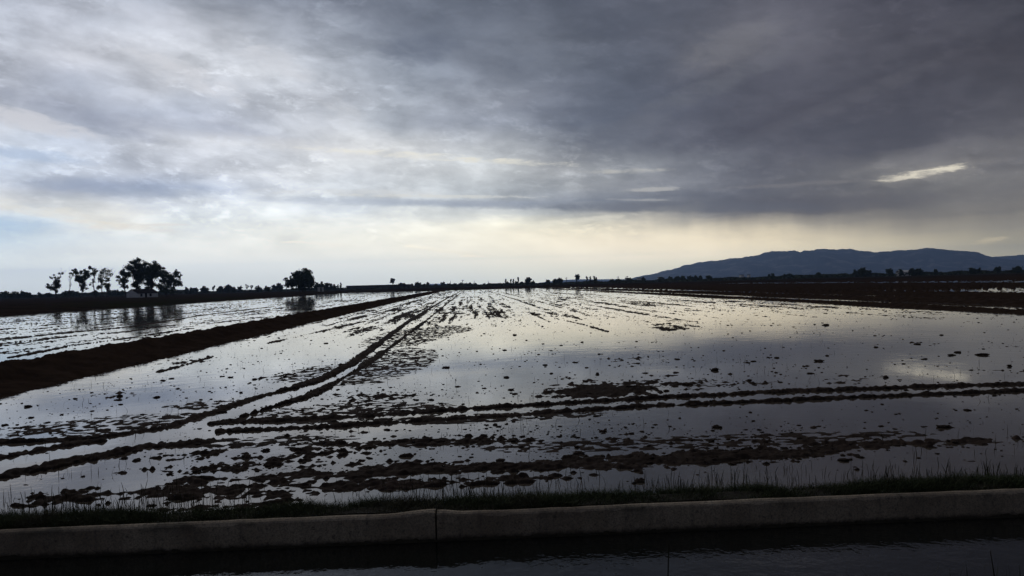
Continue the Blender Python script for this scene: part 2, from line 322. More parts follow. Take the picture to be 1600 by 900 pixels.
class Geo:                       # collects quads
    def __init__(s): s.v = []; s.f = []; s.n = 0
    def add(s, v, f):
        v = np.asarray(v, float); f = np.asarray(f, int)
        if f.shape[1] == 3: f = np.concatenate([f, f[:, 2:]], 1)
        s.v.append(v); s.f.append(f + s.n); s.n += len(v)
    def box(s, x0, x1, y0, y1, z0, z1):
        v = [(x, y, z) for z in (z0, z1) for y in (y0, y1) for x in (x0, x1)]
        s.add(v, [(0, 2, 3, 1), (4, 5, 7, 6), (0, 1, 5, 4), (2, 6, 7, 3), (0, 4, 6, 2), (1, 3, 7, 5)])
    def tube(s, pts, rad, k=6):
        pts = np.asarray(pts, float); n = len(pts); rings = []
        for i in range(n):
            d = pts[min(i + 1, n - 1)] - pts[max(i - 1, 0)]; d /= np.linalg.norm(d) + 1e-9
            a = np.cross(d, (0.31, 0.92, 0.24)); a /= np.linalg.norm(a) + 1e-9; b = np.cross(d, a)
            an = np.arange(k) * 2 * math.pi / k
            rings.append(pts[i] + rad[i] * (np.cos(an)[:, None] * a + np.sin(an)[:, None] * b))
        f = [(i * k + j, i * k + (j + 1) % k, (i + 1) * k + (j + 1) % k, (i + 1) * k + j) for i in range(n - 1) for j in range(k)]
        s.add(np.concatenate(rings), f)
    def build(s, name, mat, parent=None, smooth=False, **props):
        F = np.concatenate(s.f); V = np.concatenate(s.v)
        tri = F[:, 2] == F[:, 3]
        if tri.all(): me = mesh(name, V, F[:, :3], smooth)
        elif not tri.any(): me = mesh(name, V, F, smooth)
        else: me = bpy.data.meshes.new(name); me.from_pydata(V.tolist(), [], [tuple(dict.fromkeys(q)) for q in F.tolist()]); me.update()
        return link(name, me, mat, parent, **props)

# ------------------------------------------------------------------ value noise on arrays
TAB = RNG.uniform(-1, 1, (16, 256, 256)).astype(np.float32)
def vnoise(x, y, seed=0):
    xi = np.floor(x); yi = np.floor(y); fx = (x - xi).astype(np.float32); fy = (y - yi).astype(np.float32)
    xi = xi.astype(np.int64) & 255; yi = yi.astype(np.int64) & 255; x1 = (xi + 1) & 255; y1 = (yi + 1) & 255
    fx = fx * fx * (3 - 2 * fx); fy = fy * fy * (3 - 2 * fy); T = TAB[seed % 16]
    return (T[xi, yi] * (1 - fx) + T[x1, yi] * fx) * (1 - fy) + (T[xi, y1] * (1 - fx) + T[x1, y1] * fx) * fy
def fbm(x, y, o=3, seed=0, gain=0.5):
    a, r, tot = 1.0, 0, 0
    for i in range(o):
        r = r + a * vnoise(x * 2 ** i + 17.3 * i, y * 2 ** i - 9.1 * i, seed + i); tot += a; a *= gain
    return r / tot
def sstep(x, a, b):
    t = np.clip((x - a) / (b - a), 0, 1); return t * t * (3 - 2 * t)

# ------------------------------------------------------------------ layout of the plots
RD = np.array((735 - 800, FPX)); RD = RD / np.linalg.norm(RD)       # the wheel tracks run this way
VPA = math.atan2(RD[0], RD[1])
def rowcoord(X, Y): return X * RD[1] - Y * RD[0], X * RD[0] + Y * RD[1]    # across, along
WALL_A, WALL_K = 6.787, 0.0504                                     # canal wall: Y = A + K X
def gp(pts): return np.array([at(*p)[:2] for p in pts])
BANK_T = rowcoord(*at(60, 599)[:2])[0]
LAND_T = rowcoord(*at(0, 493)[:2])[0]
RIDGES = [   # name, points in the photograph, half width, height, roughness, breaks
 ('wheel_ridge', [(727,451.5),(718,456),(690,471),(640,501),(580,545),(548,569),(502,592),(455,607)], .20, .075, .22, 0.0),
 ('wheel_ridge', [(455,607),(400,622),(345,641),(300,655)], .14, .06, .5, 0.35),
 ('wheel_ridge', [(300,655),(262,668),(160,683),(100,688),(-40,693),(-300,700)], .12, .048, .4, 0.1),
 ('wheel_ridge', [(729,452),(722,456.5),(700,473),(662,504),(612,541),(560,577),(520,600),(480,620),(430,635),(378,652)], .17, .065, .45, 0.6),
 ('field_ridge', [(338,661),(380,659),(450,657),(600,648),(700,640.5),(800,635),(1000,623),(1200,613),(1400,606),(1600,600),(1800,594)], .17, .055, .3, 0.0),
 ('field_ridge', [(350,674),(430,671),(500,668),(600,661),(800,649),(1000,635),(1200,627),(1400,618.5),(1600,611),(1800,604)], .14, .048, .3, 0.0),
 ('field_ridge', [(-300,765),(-60,752),(0,744),(60,733),(150,714),(230,698),(318,691)], .21, .058, .5, 0.1),
 ('mud_row', [(-60,536),(0,530),(105,520),(210,510),(320,492),(430,479)], .30, .06, .5, 0.2),
 ('mud_row', [(0,538),(60,531),(120,524),(210,518)], .22, .05, .5, 0.5),
 ('mud_row', [(20,558),(112,540),(210,527),(300,513)], .20, .05, .5, 0.6),
 ('mud_row', [(248,581),(290,570),(332,557)], .13, .04, .5, 0.3),
 ('mud_row', [(420,536),(500,518),(570,502)], .16, .04, .6, 0.7),
 ('mud_row', [(752,452),(790,463),(838,478)], .24, .045, .6, 0.85),
 ('mud_row', [(765,452),(830,468),(900,487)], .24, .045, .6, 0.85),
 ('mud_row', [(880,500),(915,508),(948,518)], .12, .04, .6, 0.75),
 ('field_ridge', [(-100,722),(0,716),(60,704),(130,692),(158,690)], .13, .05, .5, 0.3),
]
BLOBS = [    # where mud breaks the surface more often: px, py, rx, ry, amount
 (930,612,105,9,.47),(1090,600,150,14,.34),(1050,513,44,4.5,.62),(1180,572,70,10,.34),(1420,590,130,10,.16),(1550,578,60,8,.22),
 (1590,541,26,3,.6),(700,692,120,7,.62),(620,690,80,6,.3),(480,716,140,8,.25),(600,622,80,10,.42),(560,618,50,6,.3),
 (170,618,60,8,.4),(430,590,40,10,.3),(300,566,60,5,.34),(560,520,60,8,.26),(640,495,30,12,.22),(470,560,60,10,.2),(720,575,40,8,.28),
 (780,490,130,4,.10),(860,492,40,3,.22),(740,489,14,3,.25),(690,560,30,8,.2),(650,540,40,12,.3),
 (330,735,110,12,.26),(430,748,120,7,.46),(600,735,80,10,.5),(760,731,160,9,.62),(960,722,170,9,.68),(1130,713,150,9,.75),(1300,706,110,7,.35),(1480,692,160,6,.42),(1300,745,300,5,.25),(800,748,500,6,.22),(1250,700,300,9,.28),
 (90,780,50,12,.62),(240,775,120,10,.55),(400,790,100,9,.4),(560,762,120,7,.3),(700,757,200,6,.3),(1000,745,250,6,.3),(1350,690,90,4,.35),(1150,690,80,4,.3),(960,682,60,4,.3),(1450,668,70,4,.25),
 (1250,672,280,9,.30),(1000,688,220,5,.26),(1450,655,160,7,.16),(1150,548,260,9,.15),(1420,545,200,9,.10),(760,668,200,5,.2),(1520,722,160,5,.3),(270,712,60,8,.4),(700,500,40,16,.16)]
FLECK = [(205,662,120,13),(60,672,60,8),(345,632,70,6),(606,566,60,22),(560,585,60,12),(470,650,70,8),(640,525,50,12),(560,640,120,9),(700,655,200,6),(420,690,120,7),(1100,690,300,8),(480,583,30,10),(690,516,40,6)]
def blob(X, Y, px, py, rx, ry):
    c = at(px, py); d = c[1]
    sx = rx * d / FPX; sy = max(ry * d * d / (EYE[2] * FPX), 0.08)
    k = 0.05 if d < 14 else 0
    return np.exp(-(((X - c[0]) / sx) ** 2 + ((Y - c[1] - k * (X - c[0])) / sy) ** 2) * 0.7)

def polydist(X, Y, P):
    best = np.full(X.shape, 1e9, np.float32); al = np.zeros(X.shape, np.float32); acc = 0
    for a, b in zip(P, P[1:]):
        d = b - a; L = np.hypot(*d); 
        t = np.clip(((X - a[0]) * d[0] + (Y - a[1]) * d[1]) / (L * L), 0, 1)
        q = np.hypot(X - a[0] - t * d[0], Y - a[1] - t * d[1])
        m = q < best; best = np.where(m, q, best); al = np.where(m, acc + t * L, al); acc += L
    return best, al

def bank_profile(q, h, w):         # a trapezoid bank, q metres behind its near foot
    return np.clip(np.minimum((q + .06) / (w * .42), (w - q) / (w * .36)), -1, 1) * h

def terrain(X, Y):
    """height of the mud above the water and which piece of ground it belongs to"""
    t, s = rowcoord(X, Y)
    n_big = fbm(t / 2.4, s / 5.0, 3, 1); nr_ = 1 + 1.3 * sstep(Y, 13.5, 11.0); n_mid = fbm(X / (.6 * nr_), (Y - .06 * X) / .42, 3, 4); n_fine = fbm(X / (.15 * nr_ ** .5), Y / .13, 3, 7); n_cr = vnoise(X / .055, Y / .06, 11)
    n_row = fbm(t / .40, s / 18.0, 3, 10); n_row2 = fbm(t / .22, s / 3.0, 2, 12)
    far = sstep(Y, 20, 70); left = sstep(-(t - BANK_T), 2.5, 4.0)
    bias = -0.66 + .46 * far + .06 * left * (1 - far) - .10 * left * far
    bias = bias + 0.12 * sstep(-(t - rowcoord(*at(560, 560)[:2])[0]), 0, 2) * sstep(Y, 18, 30)
    bias = bias + .22 * sstep(Y, 12.2, 9.5)
    bias = bias + .13 * sstep(X, 0, 3) * sstep(Y, 13, 15) * sstep(Y, 24, 17)
    for (px, py, rx, ry, am) in BLOBS: bias = bias + am * blob(X, Y, px, py, rx, ry)
    ld, _ = polydist(X, Y, gp([(560,568),(480,606),(400,636),(340,660),(270,682),(180,704),(80,722),(-40,742)]))
    bias = bias - .5 * (1 - sstep(ld, .25, .5))
    fl = 0
    for (px, py, rx, ry) in FLECK: fl = np.maximum(fl, blob(X, Y, px, py, rx, ry))
    wrow = sstep(Y, 18, 45) + .5 * left; wrow = np.clip(wrow, 0, 1)
    e = bias + (.50 - .2 * wrow) * n_big + (.34 - .10 * sstep(Y, 14, 10)) * n_mid + (.46 + .16 * sstep(Y, 14, 10)) * n_fine + (.12 + .14 * sstep(Y, 14, 10)) * n_cr + wrow * (.62 * n_row + .34 * n_row2)
    nf = fbm(X / .11, Y / .09, 2, 14)
    fl = fl * sstep(ld, .25, .45)
    e = np.maximum(e, np.where(fl > .25, (nf + .10) * .30 * sstep(fl, .25, .7) - .01, -9))
    z = np.where(e > 0, .07 * e / (1 + 1.2 * np.maximum(e, 0)) + .035 * np.maximum(n_fine, 0) * np.clip(e * 3, 0, 1) + .008 * n_cr * np.clip(e * 4, 0, 1), .07 * e)
    lab = np.zeros(X.shape, np.int16)
    edge = fbm(X / .45, Y / .45, 3, 2); edge2 = fbm(X / .16, Y / .16, 2, 5)
    for i, (nm, pts, hw, hh, rg, br) in enumerate(RIDGES):
        P = gp(pts); dd, al = polydist(X, Y, P)
        b = fbm(al / 1.6 + 31 * i, al * 0 + i, 2, 9)
        wid = hw * .74 * (1.1 + rg * edge * 1.1 + .3 * edge2 + .30 * n_cr) * (1 - br * sstep(b, -.15, .25) * 1.25)
        wid = np.maximum(wid, .01)
        rz = np.where(dd < wid, hh * .72 * (1 - (dd / wid) ** 2) * (1 + .15 * edge + .25 * edge2), -.1) + (.035 * n_fine + .022 * n_cr) * (dd < wid)
        m = rz > z; z = np.where(m, rz, z); lab = np.where(m & (rz > -.03), i + 1, lab)
    # earth banks between the plots
    wob = .12 * fbm(s / 2.2, t, 2, 3)
    til = .05 * np.sin((s * 2.2 + t * 5.5) * 1.0 + 1.3 * n_big) * sstep(-(t - BANK_T), .1, .5) * (1 - sstep(-(t - BANK_T), 1.7, 2.6))
    bz = bank_profile(-(t - BANK_T) + wob * .5, .41, 2.8) + .025 * n_mid + .05 * n_fine + .02 * n_cr + til * .6
    # a lower shoulder along the water
    sh = bank_profile(-(t - BANK_T) + .55 + wob, .12, 1.6) + .03 * n_fine
    bz = np.maximum(bz, np.where(sh > 0, sh, -.1))
    m = bz > z; z = np.where(m, bz, z); lab = np.where(m & (bz > -.03), 20, lab)
    q = -(t - LAND_T)
    lz = sstep(q, -1.5, 3.0) * .40 + .10 * fbm(t / 4, s / 30, 2, 6) - .06 + .05 * n_mid * (q > 0)
    m = (lz > z) & (q > -2); z = np.where(m, lz, z); lab = np.where(m & (lz > -.03), 21, lab)
    # the plots beside the hills: low banks with slivers of water between them
    for (px, py, wdt, hh) in ((1600,490,1.6,.16),(1600,478,3.2,.26),(1600,468,9.0,.30),(1600,448.5,26,.32),(1600,440.0,400,.36)):
        tb = rowcoord(*at(px, py)[:2])[0]
        q = (t - tb) + .5 * fbm(s / 6.0, t * 0 + px, 2, 8) * min(1, wdt / 3)
        # they leave the row direction a little towards the end of the plot
        if px == 1600 and py == 468: wdt = np.where(s > 104 + 25 * n_row, 60.0, wdt)
        z2 = bank_profile(q, hh, wdt) + .04 * n_mid + .10 * n_row
        m = z2 > z; z = np.where(m, z2, z); lab = np.where(m & (z2 > -.03), 22, lab)
    # end of the plots
    q = s - 330; lz = sstep(q, -40, 40) * .42 - .06 + .05 * n_row
    m = (lz > z) & (q > -60); z = np.where(m, lz, z); lab = np.where(m & (lz > -.03), 23, lab)
    # verge behind the canal wall
    q = (Y - WALL_A - WALL_K * X)
    vz = .15 * (1 - sstep(q, .30, .95 + .25 * edge)) - .04 + .03 * n_mid
    m = (vz > z) & (q < 1.5); z = np.where(m, vz, z); lab = np.where(m & (vz > -.03), 24, lab)
    z = np.where(q < .13, -1, z)
    return z, lab

RIDGE_LABELS = {'wheel_ridge': ['straight unbroken mud ridge thrown up along the wheel track towards the vanishing point',
          'thin low tail of the straight wheel ridge dipping under the water', 'low mud ridge bending off beside the pale rippled patch below the levee',
          'broken mud ridge of separate lumps along the far side of the wheel track'],
  'field_ridge': ['upper of two parallel mud ridges crossing the flooded plot', 'lower of two parallel mud ridges crossing the flooded plot',
          'broad dark mud ridge along the near edge of the bright water lane', 'thin mud spit pointing into the bright water lane'],
  'mud_row': ['longest dark mud row in the plot beyond the levee', 'short mud row just below the longest row beyond the levee', 'broken mud row nearest the levee in the plot beyond it',
          'short thick mud row in the strip between levee and wheel ridge', 'broken thin mud row beside the wheel ridge farther along the strip',
          'broken mud row fanning out from the vanishing point, nearer the wheel tracks', 'broken mud row fanning out from the vanishing point, farther from the wheel tracks',
          'short dotted mud row ending in one clod in the cream reflection']}
def build_terrain():
    th = np.linspace(-46, 46, 1500) * D2R
    yy = np.concatenate([np.arange(262, 60, -.36), np.arange(60, 3.9, -.25)])
    rr = 1640 / yy
    TH, RR = np.meshgrid(th, rr)
    X = RR * np.sin(TH); Y = RR * np.cos(TH)
    z, lab = terrain(X, Y)
    nr, nc = X.shape
    idx = np.arange(nr * nc).reshape(nr, nc)
    q = np.stack([idx[:-1, :-1], idx[:-1, 1:], idx[1:, 1:], idx[1:, :-1]], -1).reshape(-1, 4)
    zf = z.ravel()[q]; keep = zf.max(1) > -.004
    q = q[keep]; zc = z.ravel()[q]
    fl = np.take_along_axis(lab.ravel()[q], zc.argmax(1)[:, None], 1)[:, 0]
    V = np.stack([X.ravel(), Y.ravel(), np.maximum(z.ravel(), -.05)], 1)
    names = {0: ('mud_flat', M_MUD, 'dark wet mud flats and clod rafts breaking the shallow paddy water')}
    LB = []
    for r in RIDGES: LB.append(RIDGE_LABELS[r[0]].pop(0))
    for i, r in enumerate(RIDGES): names[i + 1] = (r[0], M_MUD, LB[i])
    names[20] = ('levee', M_BANK, 'tall straight levee of tilled brown earth dividing two flooded plots')
    names[21] = ('dry_field', M_FIELD, 'dark dry field in front of the white hut and tall trees')
    names[22] = ('earth_bank', M_BANK, 'dark earth banks and half drained plots below the blue hill')
    names[23] = ('dry_field', M_FIELD, 'dark dry land closing the far end of the wheel tracks')
    names[24] = ('verge', M_SOIL, 'dark soil verge carrying grass behind the concrete canal wall')
    for k, (nm, mt, lb) in names.items():
        f = q[fl == k]
        if not len(f): continue
        used, inv = np.unique(f, return_inverse=True)
        me = mesh(nm, V[used], inv.reshape(-1, 4), smooth=True)
        link(nm, me, mt, None, kind='structure', label=lb, category='ground')
build_terrain()

# ------------------------------------------------------------------ large sheets: bed, water, far land
def ring(name, r0, r1, z, mat, n=96, **props):
    rs = np.geomspace(max(r0, 1), r1, 14) if r0 else np.concatenate([[0], np.geomspace(5, r1, 14)])
    an = np.arange(n) * 2 * math.pi / n
    v = np.stack([np.outer(rs, np.sin(an)), np.outer(rs, np.cos(an)), np.full((len(rs), n), z)], -1).reshape(-1, 3)
    f = [(i * n + j, i * n + (j + 1) % n, (i + 1) * n + (j + 1) % n, (i + 1) * n + j) for i in range(len(rs) - 1) for j in range(n)]
    return link(name, mesh(name, v, f), mat, None, **props)
ring('ground', 0, 13500, -0.55, M_BED, kind='structure', label='level earth under the flooded plots reaching the horizon', category='ground')
ring('far_land', 375, 13400, 0.30, M_FIELD, kind='structure', label='dark flat farmland between the plots and the hills', category='ground')

def sheet(name, pts, z, mat, **props):
    return link(name, mesh(name, [(x, y, z) for x, y in pts], [tuple(range(len(pts)))]), mat, None, **props)
def wl(x, off): return (x, WALL_A + WALL_K * x + off)
sheet('paddy_water', [wl(-420, .10), wl(420, .10), (420, 420), (-420, 420)], 0.0, M_WATER, kind='structure',
      label='still shallow water of the flooded rice paddies mirroring the sky', category='water')
sheet('canal_water', [(-60, 3.2), (60, 8.0), wl(60, .02), wl(-60, .02)] if False else [wl(-60, -2.2), wl(60, -2.2), wl(60, .02), wl(-60, .02)], -0.115, M_CANAL, kind='structure',
      label='black canal water in front of the concrete wall', category='water')

# ------------------------------------------------------------------ hills
def hill(name, sil, D, depth, mat, label, seed, gul=.3):
    sil = sorted(sil)
    px = np.arange(sil[0][0], sil[-1][0] + 1, 2.0)
    py = np.interp(px, [a for a, b in sil], [b for a, b in sil])
    nd = 60; rows = np.linspace(-1, 1.3, nd)
    V = np.zeros((nd, len(px), 3))
    py = py - (.9 * fbm(px / 10, px * 0 + seed, 3, seed) if D < 10000 else 0)
    crest = np.array([at_y(a, b, D) for a, b in zip(px, py)])
    base = np.array([at_y(a, 440, D) for a in px]); az = base[:, 0] / D
    for i, r in enumerate(rows):
        y = D + r * depth
        x = az * y
        p = 1 - abs(r) ** 1.25 if r < 0 else 1 - (r / 1.3) ** 1.6
        g = fbm(x / (depth * .34), np.full_like(x, y / (depth * .8)), 5, seed)
        g2 = np.abs(fbm(x / (depth * .16) + .3 * g, np.full_like(x, y / (depth * .7)), 4, seed + 5))
        k = np.clip(1 - abs(r) * 0, 0, 1)
        hgt = np.maximum(crest[:, 2], 0) * np.clip(p + (gul * g - .45 * g2 * gul * 2) * min(1, abs(r) * 3) * p ** .4 , 0, .995 if abs(r) > .04 else 1)
        jag = 1 + .03 * fbm(x / (depth * .03), np.full_like(x, i * .31), 3, seed + 2)
        V[i] = np.stack([x, np.full_like(x, y) + 0 * x, hgt * jag - 2], 1)
    n = len(px)
    f = [(i * n + j, i * n + j + 1, (i + 1) * n + j + 1, (i + 1) * n + j) for i in range(nd - 1) for j in range(n - 1)]
    link(name, mesh(name, V.reshape(-1, 3), f, True), mat, None, kind='structure', label=label, category='hill')
HSIL = [(960,438),(985,435),(1003,431),(1020,428),(1034,423.5),(1050,421),(1068,415),(1090,410.5),(1105,407.5),(1120,406.5),(1140,403.5),(1160,402),(1172,399.5),(1184,398.5),(1195,394.5),(1206,392.5),(1220,391.5),(1232,392),(1242,391),(1252,392.6),(1258,390.8),(1272,391.6),(1277,389),(1300,388.6),(1330,388.6),(1338,391),(1350,392.8),(1366,393.4),(1380,393),(1395,391.5),(1410,390.3),(1420,391.3),(1432,389.8),(1445,387.2),(1460,388),(1480,390),(1500,391.4),(1520,392),(1530,394),(1540,397.5),(1550,401),(1565,404),(1585,405),(1610,407),(1700,414),(1800,419),(1900,422)]
hill('hill', HSIL, 9000, 1500, M_HILL, 'long blue forested hill ridge rising beyond the farmland', 3)
hill('hill', [(1500,412),(1535,402.5),(1560,400.5),(1580,399),(1600,397.5),(1640,394),(1720,396),(1820,402)], 11800, 900, M_HILL, 'pale farther ridge showing behind the end of the blue hill', 6)
hill('hill', [(640,446),(665,443.5),(690,443),(720,444),(760,445),(830,443),(860,439.5),(885,437),(905,436),(930,436.2),(955,436),(985,436),(1010,436),(1060,436)], 12200, 600, M_HILL, 'very faint pale ridge low on the skyline beside the blue hill', 8)

# ------------------------------------------------------------------ canal wall
def wall_section(x0, x1, bulge):
    xs = np.concatenate([np.arange(x0, x1, .06), [x1]])
    inner = np.abs(xs - bulge)
    top = 0.118 + .006 * fbm(xs * .8, xs * 0, 3, 3) + .003 * fbm(xs * 6, xs * 0, 2, 5)
    rise = np.where(bulge == x1, .030, .022) * (1 - sstep(inner, .03, .42 if bulge == x1 else .25))
    top = top + rise
    fat = .016 * (1 - sstep(inner, .0, .055))
    chip = .012 * (vnoise(xs * 9, xs * 0 + 3, 8) > .72)
    V = []
    for x, tp, ft, ch in zip(xs, top, fat, chip):
        y = WALL_A + WALL_K * x
        r = .004 * math.sin(x * 3.1) + .003 * vnoise(np.array([x * 14]), np.array([1.0]), 2)[0]
        V += [(x, y - ft - r, -.7), (x, y - ft - r, -.02), (x, y - ft - r, tp - .018 - ch), (x, y + .010 - ft + ch, tp - .004), (x, y + .030, tp - .010), (x, y + .052, tp + .002), (x, y + .082, tp + .003), (x, y + .092, tp - .012), (x, y + .092, -.5)]
    k = 9; n = len(xs)
    f = [(i * k + j, (i + 1) * k + j, (i + 1) * k + j + 1, i * k + j + 1) for i in range(n - 1) for j in range(k - 1)]
    f += [(0, 1, 2, 8), (2, 3, 7, 8), (3, 4, 6, 7), (4, 5, 6, 6)]
    e = (n - 1) * k
    f += [(e + 8, e + 2, e + 1, e), (e + 8, e + 7, e + 3, e + 2), (e + 7, e + 6, e + 4, e + 3), (e + 6, e + 5, e + 4, e + 4)]
    g = Geo(); g.add(V, f); return g
JX = -.742
wall = empty('canal_wall', (0, WALL_A, -.7), kind='thing', label='low weathered concrete canal wall with one mortared joint running along the grass verge', category='wall')
def child(g, name, mat, root, **p):
    o = g.build(name, mat, None, **p); o.parent = root; o.matrix_parent_inverse = Matrix.Translation(root.location).inverted(); return o
child(wall_section(-28, JX - .008, JX - .008), 'wall_section', M_CONC, wall)
child(wall_section(JX + .008, 28, JX + .008), 'wall_section', M_CONC, wall)
g = Geo(); yj = WALL_A + WALL_K * JX
g.tube([(JX, yj + .022, -.7), (JX + .004, yj + .018, -.1), (JX - .003, yj + .02, .06), (JX, yj + .03, .115)], [.014, .015, .014, .011], 8)
child(g, 'mortar_joint', M_SCUM, wall)

# scum of algae and mud where the canal water meets the wall
g = Geo()
xs = np.arange(-9, 9, .02)
hh = .004 + .012 * np.maximum(fbm(xs * 5, xs * 0, 3, 6), -.2) + .012 * (vnoise(xs * 16, xs * 0, 1) > .55)
Vv = []
for x, h in zip(xs, hh):
    y = WALL_A + WALL_K * x
    Vv += [(x, y - .045, -.118), (x, y - .03, -.115 + h * .7), (x, y - .006, -.113 + h * 1.3)]
f = [(i * 3 + j, (i + 1) * 3 + j, (i + 1) * 3 + j + 1, i * 3 + j + 1) for i in range(len(xs) - 1) for j in range(2)]
g.add(Vv, f); g.build('waterline_algae', M_SCUM, None, kind='stuff', label='ragged dark algae along the waterline of the canal wall', category='algae')

# near bank of the canal, under the camera
xs = np.linspace(-40, 40, 161); prof = [(-1.35, -.5), (-1.55, -.13), (-1.9, .05), (-2.6, .35), (-3.6, .6), (-9, .62)]
Vv = [(x, WALL_A + WALL_K * x + q + .05 * math.sin(x * 2.3) + .03 * math.sin(x * 7), z) for q, z in prof for x in xs]
n = len(xs); f = [(i * n + j, (i + 1) * n + j, (i + 1) * n + j + 1, i * n + j + 1) for i in range(len(prof) - 1) for j in range(n - 1)]
link('canal_bank', mesh('canal_bank', Vv, f, True), M_SOIL, None, kind='structure', label='dark earth bank on the viewer side of the canal', category='ground')

# ------------------------------------------------------------------ grass, reeds, sprouts
def blades(P, H, Wd, lean, bend=.35, seg=2):
    """thin tapering blades standing at the points P"""
    n = len(P); a = RNG.uniform(0, 2 * math.pi, n); wx = np.cos(a) * Wd / 2; wy = np.sin(a) * Wd / 2
    la = RNG.uniform(0, 2 * math.pi, n); lx = np.cos(la) * lean * H; ly = np.sin(la) * lean * H
    pts = []
    for k in range(seg + 1):
        t = k / seg; c = P + np.stack([lx * t ** 1.6, ly * t ** 1.6, H * t * (1 - bend * lean * t)], 1)
        w = (1 - t) ** .7 if k < seg else .08
        pts += [c - np.stack([wx * w, wy * w, 0 * wx], 1), c + np.stack([wx * w, wy * w, 0 * wx], 1)]
    k = 2 * (seg + 1); V = np.stack(pts, 1).reshape(-1, 3)
    b = np.arange(n)[:, None] * k
    F = np.concatenate([b + np.array((2 * i, 2 * i + 1, 2 * i + 3, 2 * i + 2)) for i in range(seg)], 0)
    return V, F
n = 95000
X = RNG.uniform(-7.5, 7.5, n); q = .12 + RNG.beta(1.15, 1.9, n) * .92
clump = fbm(X / .35, q / .25, 3, 4)
keep = clump + RNG.uniform(-.35, .55, n) > -.05 + .7 * sstep(q, .55, 1.0)
X, q, clump = X[keep], q[keep], clump[keep]
zt = .15 * (1 - sstep(q, .30, 1.0)) - .06
P = np.stack([X, WALL_A + WALL_K * X + q, np.maximum(zt, -.02)], 1)
H = RNG.uniform(.05, .13, len(X)) * (1 + .5 * clump) * (1 - .35 * sstep(q, .5, 1.0)); H *= np.where(RNG.random(len(X)) < .02, 1.6, 1)
V, F = blades(P, H, RNG.uniform(.004, .009, len(X)), RNG.uniform(.25, 1.25, len(X)))
link('grass', mesh('grass', V, F), M_GRASS, None, kind='stuff', label='dense short dark grass growing on the verge behind the canal wall', category='grass')

# weeds on the near bank that reach into the picture
n = 1500
X = RNG.uniform(-5, 5, n); X = X[fbm(X * 1.2, X * 0, 2, 3) > .05 - .12 * (X > 1.5)]
P = np.stack([X, WALL_A + WALL_K * X - 1.60 - RNG.uniform(0, .4, len(X)), np.full(len(X), -.12)], 1)
V, F = blades(P, RNG.uniform(.10, .27, len(X)), RNG.uniform(.006, .014, len(X)), RNG.uniform(.2, .7, len(X)))
link('bank_grass', mesh('bank_grass', V, F), M_GRASS, None, kind='stuff', label='dark weeds fringing the viewer side of the canal', category='grass')
g = Geo()
def reed(g, base, h, r, lean, k=4):
    a = random.uniform(0, 6.28); b = Vector((math.cos(a), math.sin(a), 0)) * lean * h
    pts = [Vector(base) + b * (t ** 1.7) + Vector((0, 0, h * t)) for t in (0, .4, .75, 1)]
    g.tube([tuple(p) for p in pts], [r, r * .9, r * .7, r * .35], k)
for px, py, h, lb in ((1558, 864, .5, 'straight dark reed stalk rising from the near canal edge under the hill'), (1041, 852, .5, 'thin curved reed stalk rising from the near canal edge')):
    p = at_y(px, py, 5.5); g = Geo(); reed(g, (p[0], p[1], p[2] - h), h, .006, .1)
    g.build('reed', M_STEM, None, label=lb, category='reed', group='reeds on the near canal edge')

# reed stubble standing in the shallow water behind the grass: 300 single stalks, the rest together
spots = []
for i in range(2600):
    X = random.uniform(-7.2, 7.2); q = random.choice((random.gauss(1.02, .13), random.uniform(.85, 1.7)))
    if q < .62: continue
    c = fbm(np.array([X / .8]), np.array([q / .5]), 2, 6)[0]
    dens = .55 + .25 * (X < -3.2) + .1 * (X > 3)
    if c + random.uniform(-.6, .6) < .42 - dens * .35: continue
    spots.append((X, q))
spots.sort(key=lambda s: s[1])
rest = Geo(); variants = {}
cut = spots[::max(1, len(spots) // 300)][:300]; chosen = set(cut)
for X, q in spots:
    Y = WALL_A + WALL_K * X + q; h = random.choice((random.uniform(.03, .08), random.uniform(.06, .15))) * (1.25 if random.random() < .15 else 1)
    r = random.uniform(.0028, .005)
    if (X, q) in chosen:
        chosen.discard((X, q))
        k = random.randrange(10)
        if k not in variants:
            gg = Geo(); reed(gg, (0, 0, -.35), 1.35, .030, random.uniform(.02, .28)); o = gg.build('reed', M_STEM); variants[k] = o.data
        else: o = link('reed', variants[k])
        o.location = (X, Y, 0); s = h / 1.0; o.scale = (s * r / (.018 * s), s * r / (.018 * s), s) if False else (s, s, s); o.rotation_euler = (0, 0, random.uniform(0, 6.28))
        o['label'] = ('thin dry reed stalk in shallow water behind the grass, hut side of wall joint' if X < JX else
                      'thin dry reed stalk in shallow water behind the grass, hill side of wall joint')
        o['category'] = 'reed'; o['group'] = 'reed stubble beside the wall joint on the hut side' if X < JX else 'reed stubble beside the wall joint on the hill side'
    else: reed(rest, (X, Y, -.04), h + .04, r, random.uniform(.02, .35), 3)
rest.build('reed_stubble', M_STEM, None, kind='stuff', label='sparse dry reed stubble standing in the shallow water along the verge', category='reeds')

# sprouts of rice all over the open water
n = 2600
d = 9 + 45 * RNG.random(n) ** 1.6; a = RNG.uniform(-40, 40, n) * D2R
X = d * np.tan(a); Y = d
ok = fbm(X / 3, Y / 3, 2, 2) + RNG.uniform(-.5, .5, n) > .1
X, Y = X[ok], Y[ok]; zt, _ = terrain(X, Y); ok = zt < .05; X, Y = X[ok], Y[ok]
V, F = blades(np.stack([X, Y, np.full(len(X), -.03)], 1), RNG.uniform(.07, .2, len(X)), RNG.uniform(.006, .012, len(X)), RNG.uniform(.0, .5, len(X)))
link('rice_sprouts', mesh('rice_sprouts', V, F), M_SPROUT, None, kind='stuff', label='scattered thin rice sprouts poking out of the still water', category='sprouts')

